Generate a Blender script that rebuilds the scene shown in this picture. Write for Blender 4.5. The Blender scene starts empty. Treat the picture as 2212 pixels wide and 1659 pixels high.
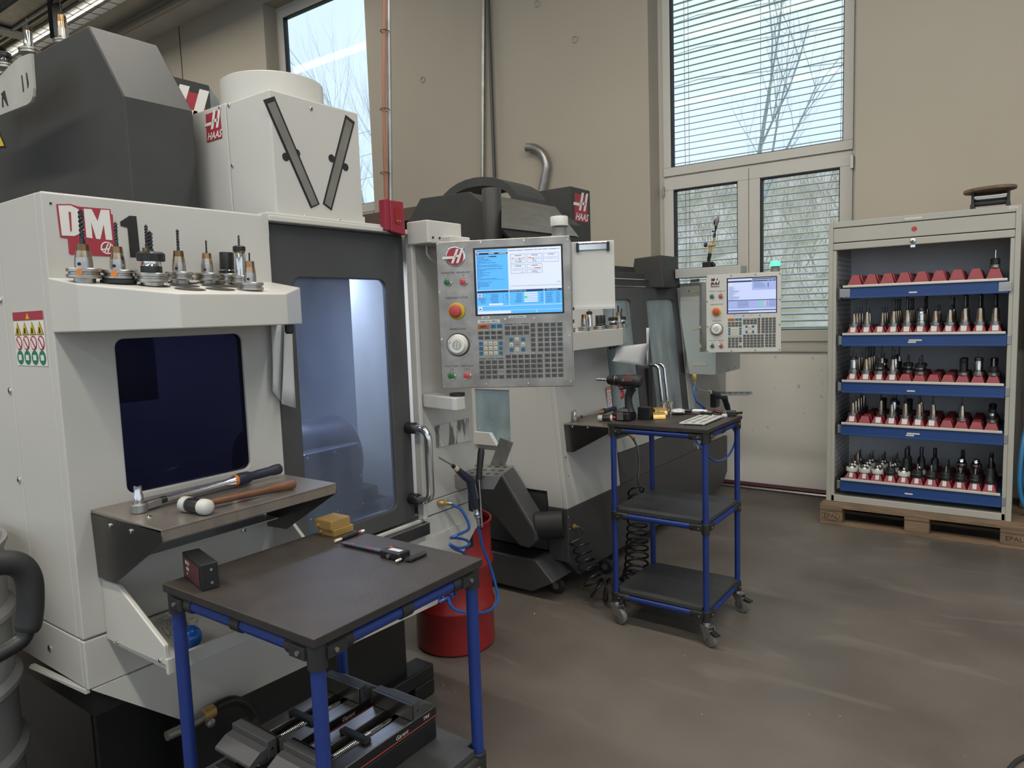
import bpy, bmesh, math, random
from mathutils import Vector, Matrix
random.seed(7)
S = bpy.context.scene
COL = S.collection
PI = math.pi
# ---------------------------------------------------------------- camera (solved from the vanishing points)
FPX, CAMH = 1535.5, 1.55
YAW, PIT, ROL = (math.radians(a) for a in (35.94, 5.596, -1.936))
FW = Vector((-math.sin(YAW)*math.cos(PIT), math.cos(YAW)*math.cos(PIT), -math.sin(PIT)))
_r0 = Vector((math.cos(YAW), math.sin(YAW), 0)); _u0 = _r0.cross(FW)
RT = _r0*math.cos(ROL) + _u0*math.sin(ROL); UP = -_r0*math.sin(ROL) + _u0*math.cos(ROL)
CAM = Vector((0, 0, CAMH))
cd = bpy.data.cameras.new('camera'); cam = bpy.data.objects.new('camera', cd); COL.objects.link(cam)
cd.sensor_width = 36; cd.sensor_fit = 'HORIZONTAL'; cd.lens = 36*FPX/2212; cd.clip_start = .05; cd.clip_end = 300
cam.matrix_world = Matrix(((RT.x, UP.x, -FW.x, 0), (RT.y, UP.y, -FW.y, 0), (RT.z, UP.z, -FW.z, CAMH), (0, 0, 0, 1)))
S.camera = cam
# ---------------------------------------------------------------- world, lights, exposure
w = bpy.data.worlds.new('sky'); S.world = w; w.use_nodes = True
_n = w.node_tree.nodes; _l = w.node_tree.links
_bg = _n['Background']; _tc = _n.new('ShaderNodeTexCoord'); _no = _n.new('ShaderNodeTexNoise'); _cr = _n.new('ShaderNodeValToRGB')
_no.inputs['Scale'].default_value = 2.2; _no.inputs['Detail'].default_value = 3
_cr.color_ramp.elements[0].position = .35; _cr.color_ramp.elements[0].color = (.62, .77, .95, 1)
_cr.color_ramp.elements[1].position = .7; _cr.color_ramp.elements[1].color = (.80, .89, .98, 1)
_l.new(_tc.outputs['Generated'], _no.inputs['Vector']); _l.new(_no.outputs['Fac'], _cr.inputs['Fac']); _l.new(_cr.outputs['Color'], _bg.inputs['Color'])
_bg.inputs['Strength'].default_value = 1.08
S.view_settings.view_transform = 'Standard'; S.view_settings.look = 'None'; S.view_settings.gamma = 1
S.view_settings.use_curve_mapping = False; S.view_settings.exposure = 0.35
S.cycles.use_denoising = True
S.cycles.max_bounces = 6; S.cycles.diffuse_bounces = 3; S.cycles.glossy_bounces = 3; S.cycles.transmission_bounces = 4; S.cycles.transparent_max_bounces = 12
S.cycles.caustics_reflective = False; S.cycles.caustics_refractive = False; S.cycles.sample_clamp_indirect = 4.0

# ---------------------------------------------------------------- helpers
def ray(x, y):
    return (FW*FPX + RT*(x-1106) - UP*(y-829.5)).normalized()
def PX(x, y, X):            # point of the plane X=const seen at a photo coordinate
    d = ray(x, y); return CAM + d*(X/d.x)
def PY(x, y, Y):
    d = ray(x, y); return CAM + d*(Y/d.y)
def PZ(x, y, z):
    d = ray(x, y); return CAM + d*((z-CAMH)/d.z)
V = Vector
MATS = {}
def srgb(r, g, b):
    f = lambda c: (c/255/12.92) if c/255 <= .04045 else ((c/255+.055)/1.055)**2.4
    return (f(r), f(g), f(b))
def mat(name, col, rough=.5, metal=0, var=.12, scale=6, bump=0, bscale=60, emit=0, spec=.5, stretch=None, detail=5, col2=None, lo=.35, hi=.7, coat=0, alpha=None):
    """procedural principled material: base colour varied by noise, optional fine bump"""
    m = bpy.data.materials.new(name); m.use_nodes = True; MATS[name] = m
    nt = m.node_tree; b = nt.nodes['Principled BSDF']; L = nt.links
    tc = nt.nodes.new('ShaderNodeTexCoord'); mp = nt.nodes.new('ShaderNodeMapping'); no = nt.nodes.new('ShaderNodeTexNoise'); cr = nt.nodes.new('ShaderNodeValToRGB')
    L.new(tc.outputs['Object'], mp.inputs['Vector']); L.new(mp.outputs['Vector'], no.inputs['Vector'])
    if stretch: mp.inputs['Scale'].default_value = stretch
    no.inputs['Scale'].default_value = scale; no.inputs['Detail'].default_value = detail
    c2 = col2 or tuple(c*(1-var) for c in col)
    cr.color_ramp.elements[0].position = lo; cr.color_ramp.elements[0].color = (*c2, 1)
    cr.color_ramp.elements[1].position = hi; cr.color_ramp.elements[1].color = (*col, 1)
    L.new(no.outputs['Fac'], cr.inputs['Fac']); L.new(cr.outputs['Color'], b.inputs['Base Color'])
    b.inputs['Roughness'].default_value = rough; b.inputs['Metallic'].default_value = metal; b.inputs['Specular IOR Level'].default_value = spec
    if coat: b.inputs['Coat Weight'].default_value = coat; b.inputs['Coat Roughness'].default_value = .1
    if emit:
        L.new(cr.outputs['Color'], b.inputs['Emission Color']); b.inputs['Emission Strength'].default_value = emit
    if bump:
        n2 = nt.nodes.new('ShaderNodeTexNoise'); n2.inputs['Scale'].default_value = bscale; n2.inputs['Detail'].default_value = 3
        bp = nt.nodes.new('ShaderNodeBump'); bp.inputs['Strength'].default_value = bump; bp.inputs['Distance'].default_value = .005
        L.new(mp.outputs['Vector'], n2.inputs['Vector']); L.new(n2.outputs['Fac'], bp.inputs['Height']); L.new(bp.outputs['Normal'], b.inputs['Normal'])
    return m
def glassmat(name, tint, haze, hazecol, gloss=.12, rough=.05, sparkle=0):
    """machine window: tinted see-through pane with an uneven diffuse haze and a reflecting face"""
    m = bpy.data.materials.new(name); m.use_nodes = True; MATS[name] = m
    nt = m.node_tree; L = nt.links; N = nt.nodes; out = N['Material Output']; N.remove(N['Principled BSDF'])
    tr = N.new('ShaderNodeBsdfTransparent'); tr.inputs['Color'].default_value = (*tint, 1)
    df = N.new('ShaderNodeBsdfDiffuse'); tc = N.new('ShaderNodeTexCoord'); no = N.new('ShaderNodeTexNoise'); no.inputs['Scale'].default_value = 5
    mp = N.new('ShaderNodeMapping'); mp.inputs['Scale'].default_value = (1, 1, .35)
    mx0 = N.new('ShaderNodeMapRange'); mx0.inputs['To Min'].default_value = haze*.5; mx0.inputs['To Max'].default_value = haze*1.5
    mx0.inputs['From Min'].default_value = .3; mx0.inputs['From Max'].default_value = .7
    L.new(tc.outputs['Object'], mp.inputs['Vector']); L.new(mp.outputs['Vector'], no.inputs['Vector']); L.new(no.outputs['Fac'], mx0.inputs['Value'])
    df.inputs['Color'].default_value = (*hazecol, 1)
    mx = N.new('ShaderNodeMixShader'); L.new(tr.outputs[0], mx.inputs[1]); L.new(df.outputs[0], mx.inputs[2])
    if sparkle:
        vo = N.new('ShaderNodeTexVoronoi'); vo.inputs['Scale'].default_value = 90; L.new(tc.outputs['Object'], vo.inputs['Vector'])
        ms = N.new('ShaderNodeMapRange'); ms.inputs['From Min'].default_value = .25; ms.inputs['From Max'].default_value = .1; ms.inputs['To Min'].default_value = 0; ms.inputs['To Max'].default_value = sparkle  # small pale sparkles painted into the haze mix
        ad = N.new('ShaderNodeMath'); ad.operation = 'ADD'; ad.use_clamp = True
        L.new(vo.outputs['Distance'], ms.inputs['Value']); L.new(mx0.outputs[0], ad.inputs[0]); L.new(ms.outputs[0], ad.inputs[1]); L.new(ad.outputs[0], mx.inputs[0])
    else: L.new(mx0.outputs[0], mx.inputs[0])
    gl = N.new('ShaderNodeBsdfGlossy'); gl.inputs['Roughness'].default_value = rough
    lw = N.new('ShaderNodeLayerWeight'); lw.inputs['Blend'].default_value = gloss
    m2 = N.new('ShaderNodeMixShader'); L.new(lw.outputs['Fresnel'], m2.inputs[0]); L.new(mx.outputs[0], m2.inputs[1]); L.new(gl.outputs[0], m2.inputs[2])
    L.new(m2.outputs[0], out.inputs['Surface'])
    return m
# ---------------------------------------------------------------- materials
mat('white', (.54, .53, .495), .38, var=.05, scale=2.5, bump=.04, bscale=220)
mat('white2', (.56, .55, .51), .35, var=.05, scale=3)
mat('greypaint', (.40, .40, .375), .4, var=.06, scale=3)
mat('hood', (.050, .050, .048), .5, spec=.28, var=.12, scale=8, bump=.03, bscale=400)
mat('darkgrey', (.062, .062, .063), .45, var=.15, scale=6)
mat('black', (.012, .012, .013), .4, var=.2, scale=9)
mat('rubber', (.018, .018, .019), .6, var=.25, scale=14)
mat('steel', (.52, .49, .45), .32, 1, var=.25, scale=7, stretch=(6, 1, 1), bump=.02, bscale=200)
mat('steeldark', (.17, .165, .16), .3, 1, var=.25, scale=5)
mat('shelfsteel', (.33, .29, .25), .30, .6, var=.2, scale=4, stretch=(1, 8, 1))
mat('chrome', (.72, .71, .69), .12, 1, var=.1, scale=10)
mat('panelsteel', (.45, .41, .36), .34, 1, var=.3, scale=16, bump=.05, bscale=90)
mat('heat', (.62, .58, .52), .2, 1, var=0, scale=30, col2=(.40, .26, .14), stretch=(1, 1, .25))
mat('brown_heat', (.42, .24, .12), .25, 1, var=.5, scale=20)
mat('brass', (.58, .38, .13), .34, .55, var=.2, scale=9)
mat('drillbit', (.10, .10, .105), .3, 1, var=.4, scale=60)
mat('red', (.36, .025, .04), .42, var=.15, scale=8)
mat('redbox', (.30, .022, .045), .38, var=.15, scale=8)
mat('redblock', (.30, .022, .035), .5, var=.25, scale=12)
mat('drumred', (.30, .020, .020), .35, var=.25, scale=5, bump=.03)
mat('logored', (.36, .03, .05), .5, var=.06)
mat('logowhite', (.72, .71, .67), .5, var=.03)
mat('ink', (.012, .012, .012), .6, var=.1)
mat('blue', (.012, .035, .19), .38, var=.15, scale=8)
mat('drawerblue', (.016, .055, .20), .42, var=.12, scale=4)
mat('hoseblue', (.012, .09, .36), .3, var=.12)
mat('hosecyan', (.03, .22, .45), .4, var=.15)
mat('balloon', (.012, .10, .42), .22, var=.05)
mat('board', (.045, .037, .032), .5, var=.3, scale=14, bump=.15, bscale=160)
mat('boardedge', (.028, .024, .022), .6, var=.3, scale=20)
mat('boardgrey', (.055, .056, .057), .45, var=.25, scale=9, bump=.1, bscale=120)
mat('cabgrey', (.42, .405, .355), .42, var=.06, scale=3)
mat('cabin', (.85, .85, .845), .5, var=.08, scale=3)
mat('strip', (.66, .63, .55), .3, .3, var=.08, scale=8)
mat('zinc', (.40, .40, .39), .4, .9, var=.15, scale=12)
mat('wood', (.25, .165, .095), .7, var=.45, scale=5, stretch=(1, 9, 9), bump=.2, bscale=30)
mat('woodx', (.26, .17, .10), .7, var=.45, scale=5, stretch=(1.2, 10, 10), bump=.2, bscale=30)
mat('woodhandle', (.16, .065, .028), .45, var=.4, scale=8, stretch=(9, 2, 9))
mat('paper', (.62, .62, .62), .8, var=.06, scale=2)
mat('frame', (.56, .535, .48), .45, var=.05, scale=3)
mat('slat', (.55, .57, .60), .3, .6, var=.06, scale=3)
mat('yellow', (.62, .45, .02), .45, var=.1)
mat('orange', (.70, .20, .02), .4, var=.1)
mat('green', (.02, .16, .05), .4, var=.1)
mat('greensign', (.01, .18, .09), .5, var=.1)
mat('btnred', (.52, .07, .06), .4, var=.1)
mat('keygrey', (.10, .105, .10), .4, var=.15)
mat('keyblue', (.02, .16, .30), .4, var=.12)
mat('keycream', (.62, .60, .46), .45, var=.08)
mat('keyorange', (.45, .10, .03), .4, var=.1)
mat('grip', (.018, .022, .045), .5, var=.2, scale=20)
mat('nylon', (.62, .63, .58), .5, var=.25, scale=18)
mat('tape', (.48, .43, .30), .6, var=.15)
mat('copper', (.34, .14, .085), .5, var=.15)
mat('ceil', (.62, .61, .57), .8, var=.15, scale=1.5)
mat('galv', (.40, .39, .36), .35, .8, var=.25, scale=10)
mat('drumgrey', (.20, .20, .195), .5, var=0, scale=3.5, col2=(.17, .11, .08), lo=.22, hi=.36, bump=.05, detail=9)
mat('bark', (.66, .67, .69), .9, var=.3, scale=10)
mat('brownpanel', (.13, .085, .06), .6, var=.2, scale=4)
mat('plasticclear', (.62, .62, .60), .25, var=.1)
mat('scrblue', srgb(82, 170, 240), .3, emit=0.4, var=.02)
mat('scrwhite', srgb(208, 216, 232), .3, emit=0.36, var=.02)
mat('scrdark', srgb(30, 40, 70), .3, emit=0.2, var=.02)
mat('scrtext', srgb(34, 70, 120), .3, emit=0.1, var=.02)
mat('scrlav', srgb(185, 196, 235), .3, emit=0.36, var=.02)
mat('scrlav2', srgb(150, 165, 215), .3, emit=0.34, var=.02)
mat('scrgreen', srgb(70, 220, 100), .3, emit=0.4, var=.02)
mat('scrred', srgb(205, 50, 60), .3, emit=0.35, var=.02)
mat('scryel', srgb(235, 200, 110), .3, emit=0.35, var=.02)
mat('lampgreen', (.05, .95, .22), .3, emit=2.2, var=.02)
mat('lampgrey', (.60, .60, .56), .25, var=.05)
mat('lampbase', (.17, .17, .16), .35, var=.1)
mat('tube', (1, .97, .90), .3, emit=3.0, var=.01)
mat('motor', (.085, .09, .13), .32, .5, var=.2, scale=4)
mat('chamber', (.40, .42, .48), .45, .2, var=.2, scale=3)
mat('hedge', (.54, .49, .33), .9, var=0, scale=.9, col2=(.84, .73, .60), lo=.38, hi=.60, bump=.3, bscale=7, detail=14)
mat('twig', (.72, .63, .50), .9, var=.4, scale=2)
mat('lawn', (.30, .46, .17), .9, var=.25, scale=1.2)
mat('chips', (.6, .58, .55), .25, 1, var=.2)
mat('wornsticker', (.56, .55, .50), .5, var=0, scale=16, col2=(.17, .15, .14), stretch=(1, 2.5, .5), lo=.42, hi=.50, detail=6)
mat('tool_plate', (.42, .42, .38), .55, var=.2, scale=7)
mat('pinkred', (.085, .018, .024), .5, var=.1)
glassmat('glass_dark', (.13, .13, .20), .03, (.10, .11, .20), .12, .06)
glassmat('glass_door', (.60, .66, .78), .17, (.38, .44, .54), .12, .1)
glassmat('glass_teal', (.62, .74, .76), .42, (.50, .58, .58), .14, .1, sparkle=.35)
glassmat('glass_win', (.93, .96, .98), .02, (.8, .85, .9), .10, .02)
# floor, wall and perforated sheet have their own node trees
def floor_mat():
    m = mat('floor', (.160, .140, .120), .42, var=0, scale=1.1, col2=(.085, .074, .063), lo=.3, hi=.68, detail=8, bump=.06, bscale=50)
    nt = m.node_tree; L = nt.links; N = nt.nodes; b = N['Principled BSDF']
    tc = N.new('ShaderNodeTexCoord'); n2 = N.new('ShaderNodeTexNoise'); n2.inputs['Scale'].default_value = .55; n2.inputs['Detail'].default_value = 6; n2.inputs['Distortion'].default_value = 1.2
    r = N.new('ShaderNodeMapRange'); r.inputs['From Min'].default_value = .3; r.inputs['From Max'].default_value = .75; r.inputs['To Min'].default_value = .26; r.inputs['To Max'].default_value = .55
    L.new(tc.outputs['Object'], n2.inputs['Vector']); L.new(n2.outputs['Fac'], r.inputs['Value']); L.new(r.outputs[0], b.inputs['Roughness'])
    # pale drag marks
    n3 = N.new('ShaderNodeTexNoise'); n3.inputs['Scale'].default_value = 1.3; n3.inputs['Detail'].default_value = 9; n3.inputs['Distortion'].default_value = 2.0
    mp = N.new('ShaderNodeMapping'); mp.inputs['Scale'].default_value = (.7, 2.2, 1); mp.inputs['Rotation'].default_value = (0, 0, .5)
    L.new(tc.outputs['Object'], mp.inputs['Vector']); L.new(mp.outputs['Vector'], n3.inputs['Vector'])
    r3 = N.new('ShaderNodeMapRange'); r3.inputs['From Min'].default_value = .58; r3.inputs['From Max'].default_value = .78; r3.inputs['To Max'].default_value = .5
    L.new(n3.outputs['Fac'], r3.inputs['Value'])
    mx = N.new('ShaderNodeMix'); mx.data_type = 'RGBA'; L.new(r3.outputs[0], mx.inputs[0])
    cr = [n for n in N if n.type == 'VALTORGB'][0]
    L.new(cr.outputs['Color'], mx.inputs[6]); mx.inputs[7].default_value = (.24, .215, .185, 1); L.new(mx.outputs[2], b.inputs['Base Color'])
floor_mat()
def wall_mat():
    m = mat('wall', (.42, .372, .295), .75, var=.05, scale=1.2, bump=.04, bscale=40)
    nt = m.node_tree; L = nt.links; N = nt.nodes; b = N['Principled BSDF']; cr = [n for n in N if n.type == 'VALTORGB'][0]
    tc = N.new('ShaderNodeTexCoord'); sx = N.new('ShaderNodeSeparateXYZ'); L.new(tc.outputs['Object'], sx.inputs[0])
    st = N.new('ShaderNodeMapRange'); st.inputs['From Min'].default_value = 1.16; st.inputs['From Max'].default_value = 1.20     # painted dado ends under the window
    L.new(sx.outputs['Z'], st.inputs['Value'])
    n2 = N.new('ShaderNodeTexNoise'); n2.inputs['Scale'].default_value = 17; n2.inputs['Detail'].default_value = 8; L.new(tc.outputs['Object'], n2.inputs['Vector'])
    c2 = N.new('ShaderNodeValToRGB'); c2.color_ramp.elements[0].position = .22; c2.color_ramp.elements[0].color = (.36, .31, .25, 1); c2.color_ramp.elements[1].position = .34; c2.color_ramp.elements[1].color = (.84, .80, .72, 1)
    L.new(n2.outputs['Fac'], c2.inputs['Fac'])
    mx = N.new('ShaderNodeMix'); mx.data_type = 'RGBA'; L.new(st.outputs[0], mx.inputs[0]); L.new(c2.outputs['Color'], mx.inputs[6]); L.new(cr.outputs['Color'], mx.inputs[7]); L.new(mx.outputs[2], b.inputs['Base Color'])
wall_mat()
def perf_mat():
    m = mat('perf', (.62, .62, .59), .5, var=.05)
    nt = m.node_tree; L = nt.links; N = nt.nodes; b = N['Principled BSDF']; cr = [n for n in N if n.type == 'VALTORGB'][0]
    tc = N.new('ShaderNodeTexCoord'); vo = N.new('ShaderNodeTexVoronoi'); vo.inputs['Randomness'].default_value = 0; vo.inputs['Scale'].default_value = 28; vo.voronoi_dimensions = '2D'
    sx = N.new('ShaderNodeSeparateXYZ'); cx = N.new('ShaderNodeCombineXYZ'); L.new(tc.outputs['Object'], sx.inputs[0]); L.new(sx.outputs['Y'], cx.inputs['X']); L.new(sx.outputs['Z'], cx.inputs['Y']); L.new(cx.outputs[0], vo.inputs['Vector'])
    r = N.new('ShaderNodeMath'); r.operation = 'LESS_THAN'; r.inputs[1].default_value = .2; L.new(vo.outputs['Distance'], r.inputs[0])
    mx = N.new('ShaderNodeMix'); mx.data_type = 'RGBA'; L.new(r.outputs[0], mx.inputs[0]); L.new(cr.outputs['Color'], mx.inputs[6]); mx.inputs[7].default_value = (.03, .03, .03, 1); L.new(mx.outputs[2], b.inputs['Base Color'])
perf_mat()

class MB:
    """collects faces for ONE mesh; mats = list of material names, .m = current slot"""
    def __init__(s, *mats): s.v = []; s.f = []; s.mi = []; s.sm = []; s.mats = list(mats); s.m = 0
    def face(s, idx, smooth=False): s.f.append(tuple(idx)); s.mi.append(s.m); s.sm.append(smooth)
    def add(s, *ps): n = len(s.v); s.v.extend(tuple(p) for p in ps); return n
    def quad(s, a, b, c, d): n = s.add(a, b, c, d); s.face((n, n+1, n+2, n+3)); return s
    def poly(s, pts): n = s.add(*pts); s.face(range(n, n+len(pts))); return s
    def box(s, x0, x1, y0, y1, z0, z1): return s.obox(V(((x0+x1)/2, (y0+y1)/2, (z0+z1)/2)), V((abs(x1-x0)/2, 0, 0)), V((0, abs(y1-y0)/2, 0)), V((0, 0, abs(z1-z0)/2)))
    def obox(s, c, a, b, d):
        c = V(c); n = len(s.v)
        for k in (-1, 1):
            for i, j in ((-1, -1), (1, -1), (1, 1), (-1, 1)): s.v.append(tuple(c+a*i+b*j+d*k))
        if a.cross(b).dot(d) > 0: fs = ((3, 2, 1, 0), (4, 5, 6, 7), (0, 1, 5, 4), (1, 2, 6, 5), (2, 3, 7, 6), (3, 0, 4, 7))
        else: fs = ((0, 1, 2, 3), (7, 6, 5, 4), (4, 5, 1, 0), (5, 6, 2, 1), (6, 7, 3, 2), (7, 4, 0, 3))
        for f in fs: s.face([n+i for i in f])
        return s
    def prism(s, pts, ext):
        """polygon pts extruded by vector ext"""
        pts = [V(p) for p in pts]; ext = V(ext); k = len(pts)
        nrm = V((0, 0, 0))
        for i in range(k): nrm += pts[i].cross(pts[(i+1) % k])
        if nrm.dot(ext) > 0: pts.reverse()
        n = s.add(*pts); s.add(*[p+ext for p in pts])
        s.face(range(n, n+k)); s.face([n+k+i for i in reversed(range(k))])
        for i in range(k): j = (i+1) % k; s.face((n+j, n+i, n+k+i, n+k+j))
        return s
    def tube(s, path, r, seg=10, cap=True):
        """tube along a list of points; r number or list"""
        path = [V(p) for p in path]; N = len(path); rs = r if isinstance(r, (list, tuple)) else [r]*N
        t = (path[1]-path[0]).normalized(); ref = V((0, 0, 1)) if abs(t.z) < .9 else V((1, 0, 0)); x = t.cross(ref).normalized(); n0 = len(s.v)
        for i in range(N):
            tt = (path[min(i+1, N-1)]-path[max(i-1, 0)]).normalized()
            x = (x - tt*x.dot(tt)); x = x.normalized() if x.length > 1e-6 else tt.orthogonal().normalized(); y = tt.cross(x)
            for k in range(seg): a = 2*PI*k/seg; s.v.append(tuple(path[i]+(x*math.cos(a)+y*math.sin(a))*rs[i]))
        for i in range(N-1):
            for k in range(seg): j = (k+1) % seg; s.face((n0+i*seg+k, n0+i*seg+j, n0+(i+1)*seg+j, n0+(i+1)*seg+k), True)
        if cap: s.face([n0+k for k in reversed(range(seg))]); s.face([n0+(N-1)*seg+k for k in range(seg)])
        return s
    def lathe(s, prof, base, axis=(0, 0, 1), seg=16, cap=True):
        """prof = [(r,h[,slot]),...] turned about axis through base"""
        base = V(base); ax = V(axis).normalized(); x = ax.orthogonal().normalized(); y = ax.cross(x); n0 = len(s.v)
        for p in prof:
            for k in range(seg): a = 2*PI*k/seg; s.v.append(tuple(base+ax*p[1]+(x*math.cos(a)+y*math.sin(a))*p[0]))
        m0 = s.m
        for i in range(len(prof)-1):
            if len(prof[i]) > 2: s.m = prof[i][2]
            for k in range(seg): j = (k+1) % seg; s.face((n0+i*seg+k, n0+i*seg+j, n0+(i+1)*seg+j, n0+(i+1)*seg+k), True)
        if cap: s.face([n0+k for k in reversed(range(seg))]); s.face([n0+(len(prof)-1)*seg+k for k in range(seg)])
        s.m = m0; return s
    def ball(s, c, r, seg=10, rings=6, sz=1):
        return s.lathe([(r*math.sin(PI*(i+.02)/(rings+.04)), -r*sz*math.cos(PI*(i+.02)/(rings+.04))) for i in range(rings+1)], c, (0, 0, 1), seg)
    def plate(s, O, U, Vv, N, w, h, hole, t, r=.03, k=6):
        """sheet w x h with one rounded hole (u0,u1,v0,v1), thickness t along -N"""
        O, U, Vv, N = V(O), V(U), V(Vv), V(N); u0, u1, v0, v1 = hole; inn = []; out = []
        cs = ((u1-r, v1-r, 0), (u0+r, v1-r, 1), (u0+r, v0+r, 2), (u1-r, v0+r, 3))
        for cx, cy, q in cs:
            for i in range(k+1):
                a = PI/2*(q+i/k); p = (cx+r*math.cos(a), cy+r*math.sin(a)); inn.append(p)
                cu, cv = (w if q in (0, 3) else 0), (h if q in (0, 1) else 0)
                if i*2 == k: out.append((cu, cv))
                elif (i*2 < k) == (q in (0, 2)): out.append((cu, p[1]))
                else: out.append((p[0], cv))
        n = len(inn); P3 = lambda p, d: O+U*p[0]+Vv*p[1]-N*d
        b = s.add(*[P3(p, 0) for p in inn]); s.add(*[P3(p, 0) for p in out]); s.add(*[P3(p, t) for p in inn]); s.add(*[P3(p, t) for p in out])
        for i in range(n):
            j = (i+1) % n
            s.face((b+i, b+n+i, b+n+j, b+j)); s.face((b+2*n+j, b+3*n+j, b+3*n+i, b+2*n+i))
            s.face((b+n+i, b+3*n+i, b+3*n+j, b+n+j)); s.face((b+j, b+2*n+j, b+2*n+i, b+i))
        return s
    def rrect(s, O, U, Vv, N, u0, u1, v0, v1, r, t, k=5):
        """rounded slab"""
        O, U, Vv, N = V(O), V(U), V(Vv), V(N); pts = []
        for cx, cy, q in ((u1-r, v1-r, 0), (u0+r, v1-r, 1), (u0+r, v0+r, 2), (u1-r, v0+r, 3)):
            for i in range(k+1): a = PI/2*(q+i/k); pts.append(O+U*(cx+r*math.cos(a))+Vv*(cy+r*math.sin(a)))
        return s.prism(pts, N*t)
    def mesh(s, name):
        me = bpy.data.meshes.new(name); me.from_pydata(s.v, [], s.f)
        for n in s.mats: me.materials.append(MATS[n])
        me.polygons.foreach_set('material_index', s.mi); me.polygons.foreach_set('use_smooth', s.sm); me.update()
        if any(s.sm): me.set_sharp_from_angle(angle=math.radians(38))
        return me
    def build(s, name, parent=None, bevel=0, label=None, kind=None):
        o = bpy.data.objects.new(name, s.mesh(name)); COL.objects.link(o); put(o, parent)
        if bevel:
            b = o.modifiers.new('bevel', 'BEVEL'); b.width = bevel; b.segments = 2; b.limit_method = 'ANGLE'; b.angle_limit = math.radians(40)
        if label: o['label'] = label
        if kind: o['kind'] = kind
        return o
def wm(o):
    m = o.matrix_basis.copy()
    if o.parent: m = wm(o.parent) @ o.matrix_parent_inverse @ m
    return m
def put(o, parent):
    if parent: o.parent = parent; o.matrix_parent_inverse = wm(parent).inverted()
def tag(o, label, cat, group=None):
    o['label'] = label; o['category'] = cat
    if group: o['group'] = group
    return o
def thing(name, label, cat, loc=(0, 0, 0), group=None):
    o = bpy.data.objects.new(name, None); o.empty_display_size = .05; COL.objects.link(o); o.location = loc
    return tag(o, label, cat, group)
def struct(o): o['kind'] = 'structure'; return o
def copy_tree(o, parent=None):
    c = o.copy(); COL.objects.link(c)
    if parent: c.parent = parent
    for ch in [x for x in ALLCH.get(o.name, [])]: copy_tree(ch, c)
    return c
ALLCH = {}
def note_children():
    ALLCH.clear()
    for o in COL.objects:
        if o.parent: ALLCH.setdefault(o.parent.name, []).append(o)
def textobj(name, body, size, O, U, Vv, matname, parent, align='CENTER', shear=0, bold=0, sx=1, N=None, lift=.0006):
    """flat print: lettering laid on a surface at O, running along U with Vv up"""
    cu = bpy.data.curves.new(name, 'FONT'); cu.body = body; cu.size = size; cu.align_x = align; cu.align_y = 'CENTER'; cu.shear = shear; cu.offset = bold; cu.resolution_u = 2
    tmp = bpy.data.objects.new(name+'_t', cu); me = bpy.data.meshes.new_from_object(tmp); bpy.data.objects.remove(tmp); bpy.data.curves.remove(cu)
    U, Vv = V(U).normalized(), V(Vv).normalized(); N = U.cross(Vv); O = V(O)+N*lift
    me.transform(Matrix(((U.x*sx, Vv.x, N.x, O.x), (U.y*sx, Vv.y, N.y, O.y), (U.z*sx, Vv.z, N.z, O.z), (0, 0, 0, 1))))
    me.materials.clear(); me.materials.append(MATS[matname])
    o = bpy.data.objects.new(name, me); COL.objects.link(o); put(o, parent); return o
def haas_logo(O, U, Vv, w, parent, name='logo', lift=.001, red='logored'):
    """red square emblem with a white slanted H and the four letters below"""
    U, Vv = V(U).normalized(), V(Vv).normalized(); N = U.cross(Vv); O = V(O)+N*lift
    m = MB(red, 'logowhite'); p = lambda x, y, d=0: O+U*(x*w)+Vv*(y*w)+N*d
    def pg(pts, slot, d, t=.0006): m.m = slot; m.prism([p(x, y, d) for x, y in pts], N*t)
    pg([(0, 0), (1, 0), (.97, 1.02), (.05, 1.02)], 0, 0)
    for pts in ([(.33, .42), (.48, .42), (.74, 1.10), (.58, 1.10)], [(.66, .42), (.81, .42), (1.06, 1.10), (.90, 1.10)],
                [(-.08, .58), (.42, .58), (.46, .69), (-.02, .69)], [(.52, .64), (.80, .64), (.84, .75), (.56, .75)]): pg(pts, 1, .0006)
    o = m.build(name, parent)
    t = textobj('logo_letters', 'HAAS', w*.36, p(.52, .17), U, Vv, 'logowhite', o, shear=.35, bold=w*.008, sx=1.02, lift=.0014)
    return o
def screws(parent, pts, axis, r=.005, name='screw', m='chrome'):
    b = MB(m, 'black'); ax = V(axis).normalized()
    b.lathe([(r, 0), (r, .0022), (r*.75, .0035)], (0, 0, 0), ax, 10); b.m = 1; b.lathe([(r*.4, .0036), (r*.4, .0038)], (0, 0, 0), ax, 6)
    me = b.mesh(name)
    for p in pts:
        o = bpy.data.objects.new(name, me); o.location = p; COL.objects.link(o)
        if parent: o.parent = parent; o.matrix_parent_inverse = wm(parent).inverted()
def arc(c, a, b, r, t0, t1, n=8):
    c, a, b = V(c), V(a), V(b); return [c+a*(r*math.cos(t0+(t1-t0)*i/n))+b*(r*math.sin(t0+(t1-t0)*i/n)) for i in range(n+1)]
EX, EY, EZ = V((1, 0, 0)), V((0, 1, 0)), V((0, 0, 1))
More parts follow.
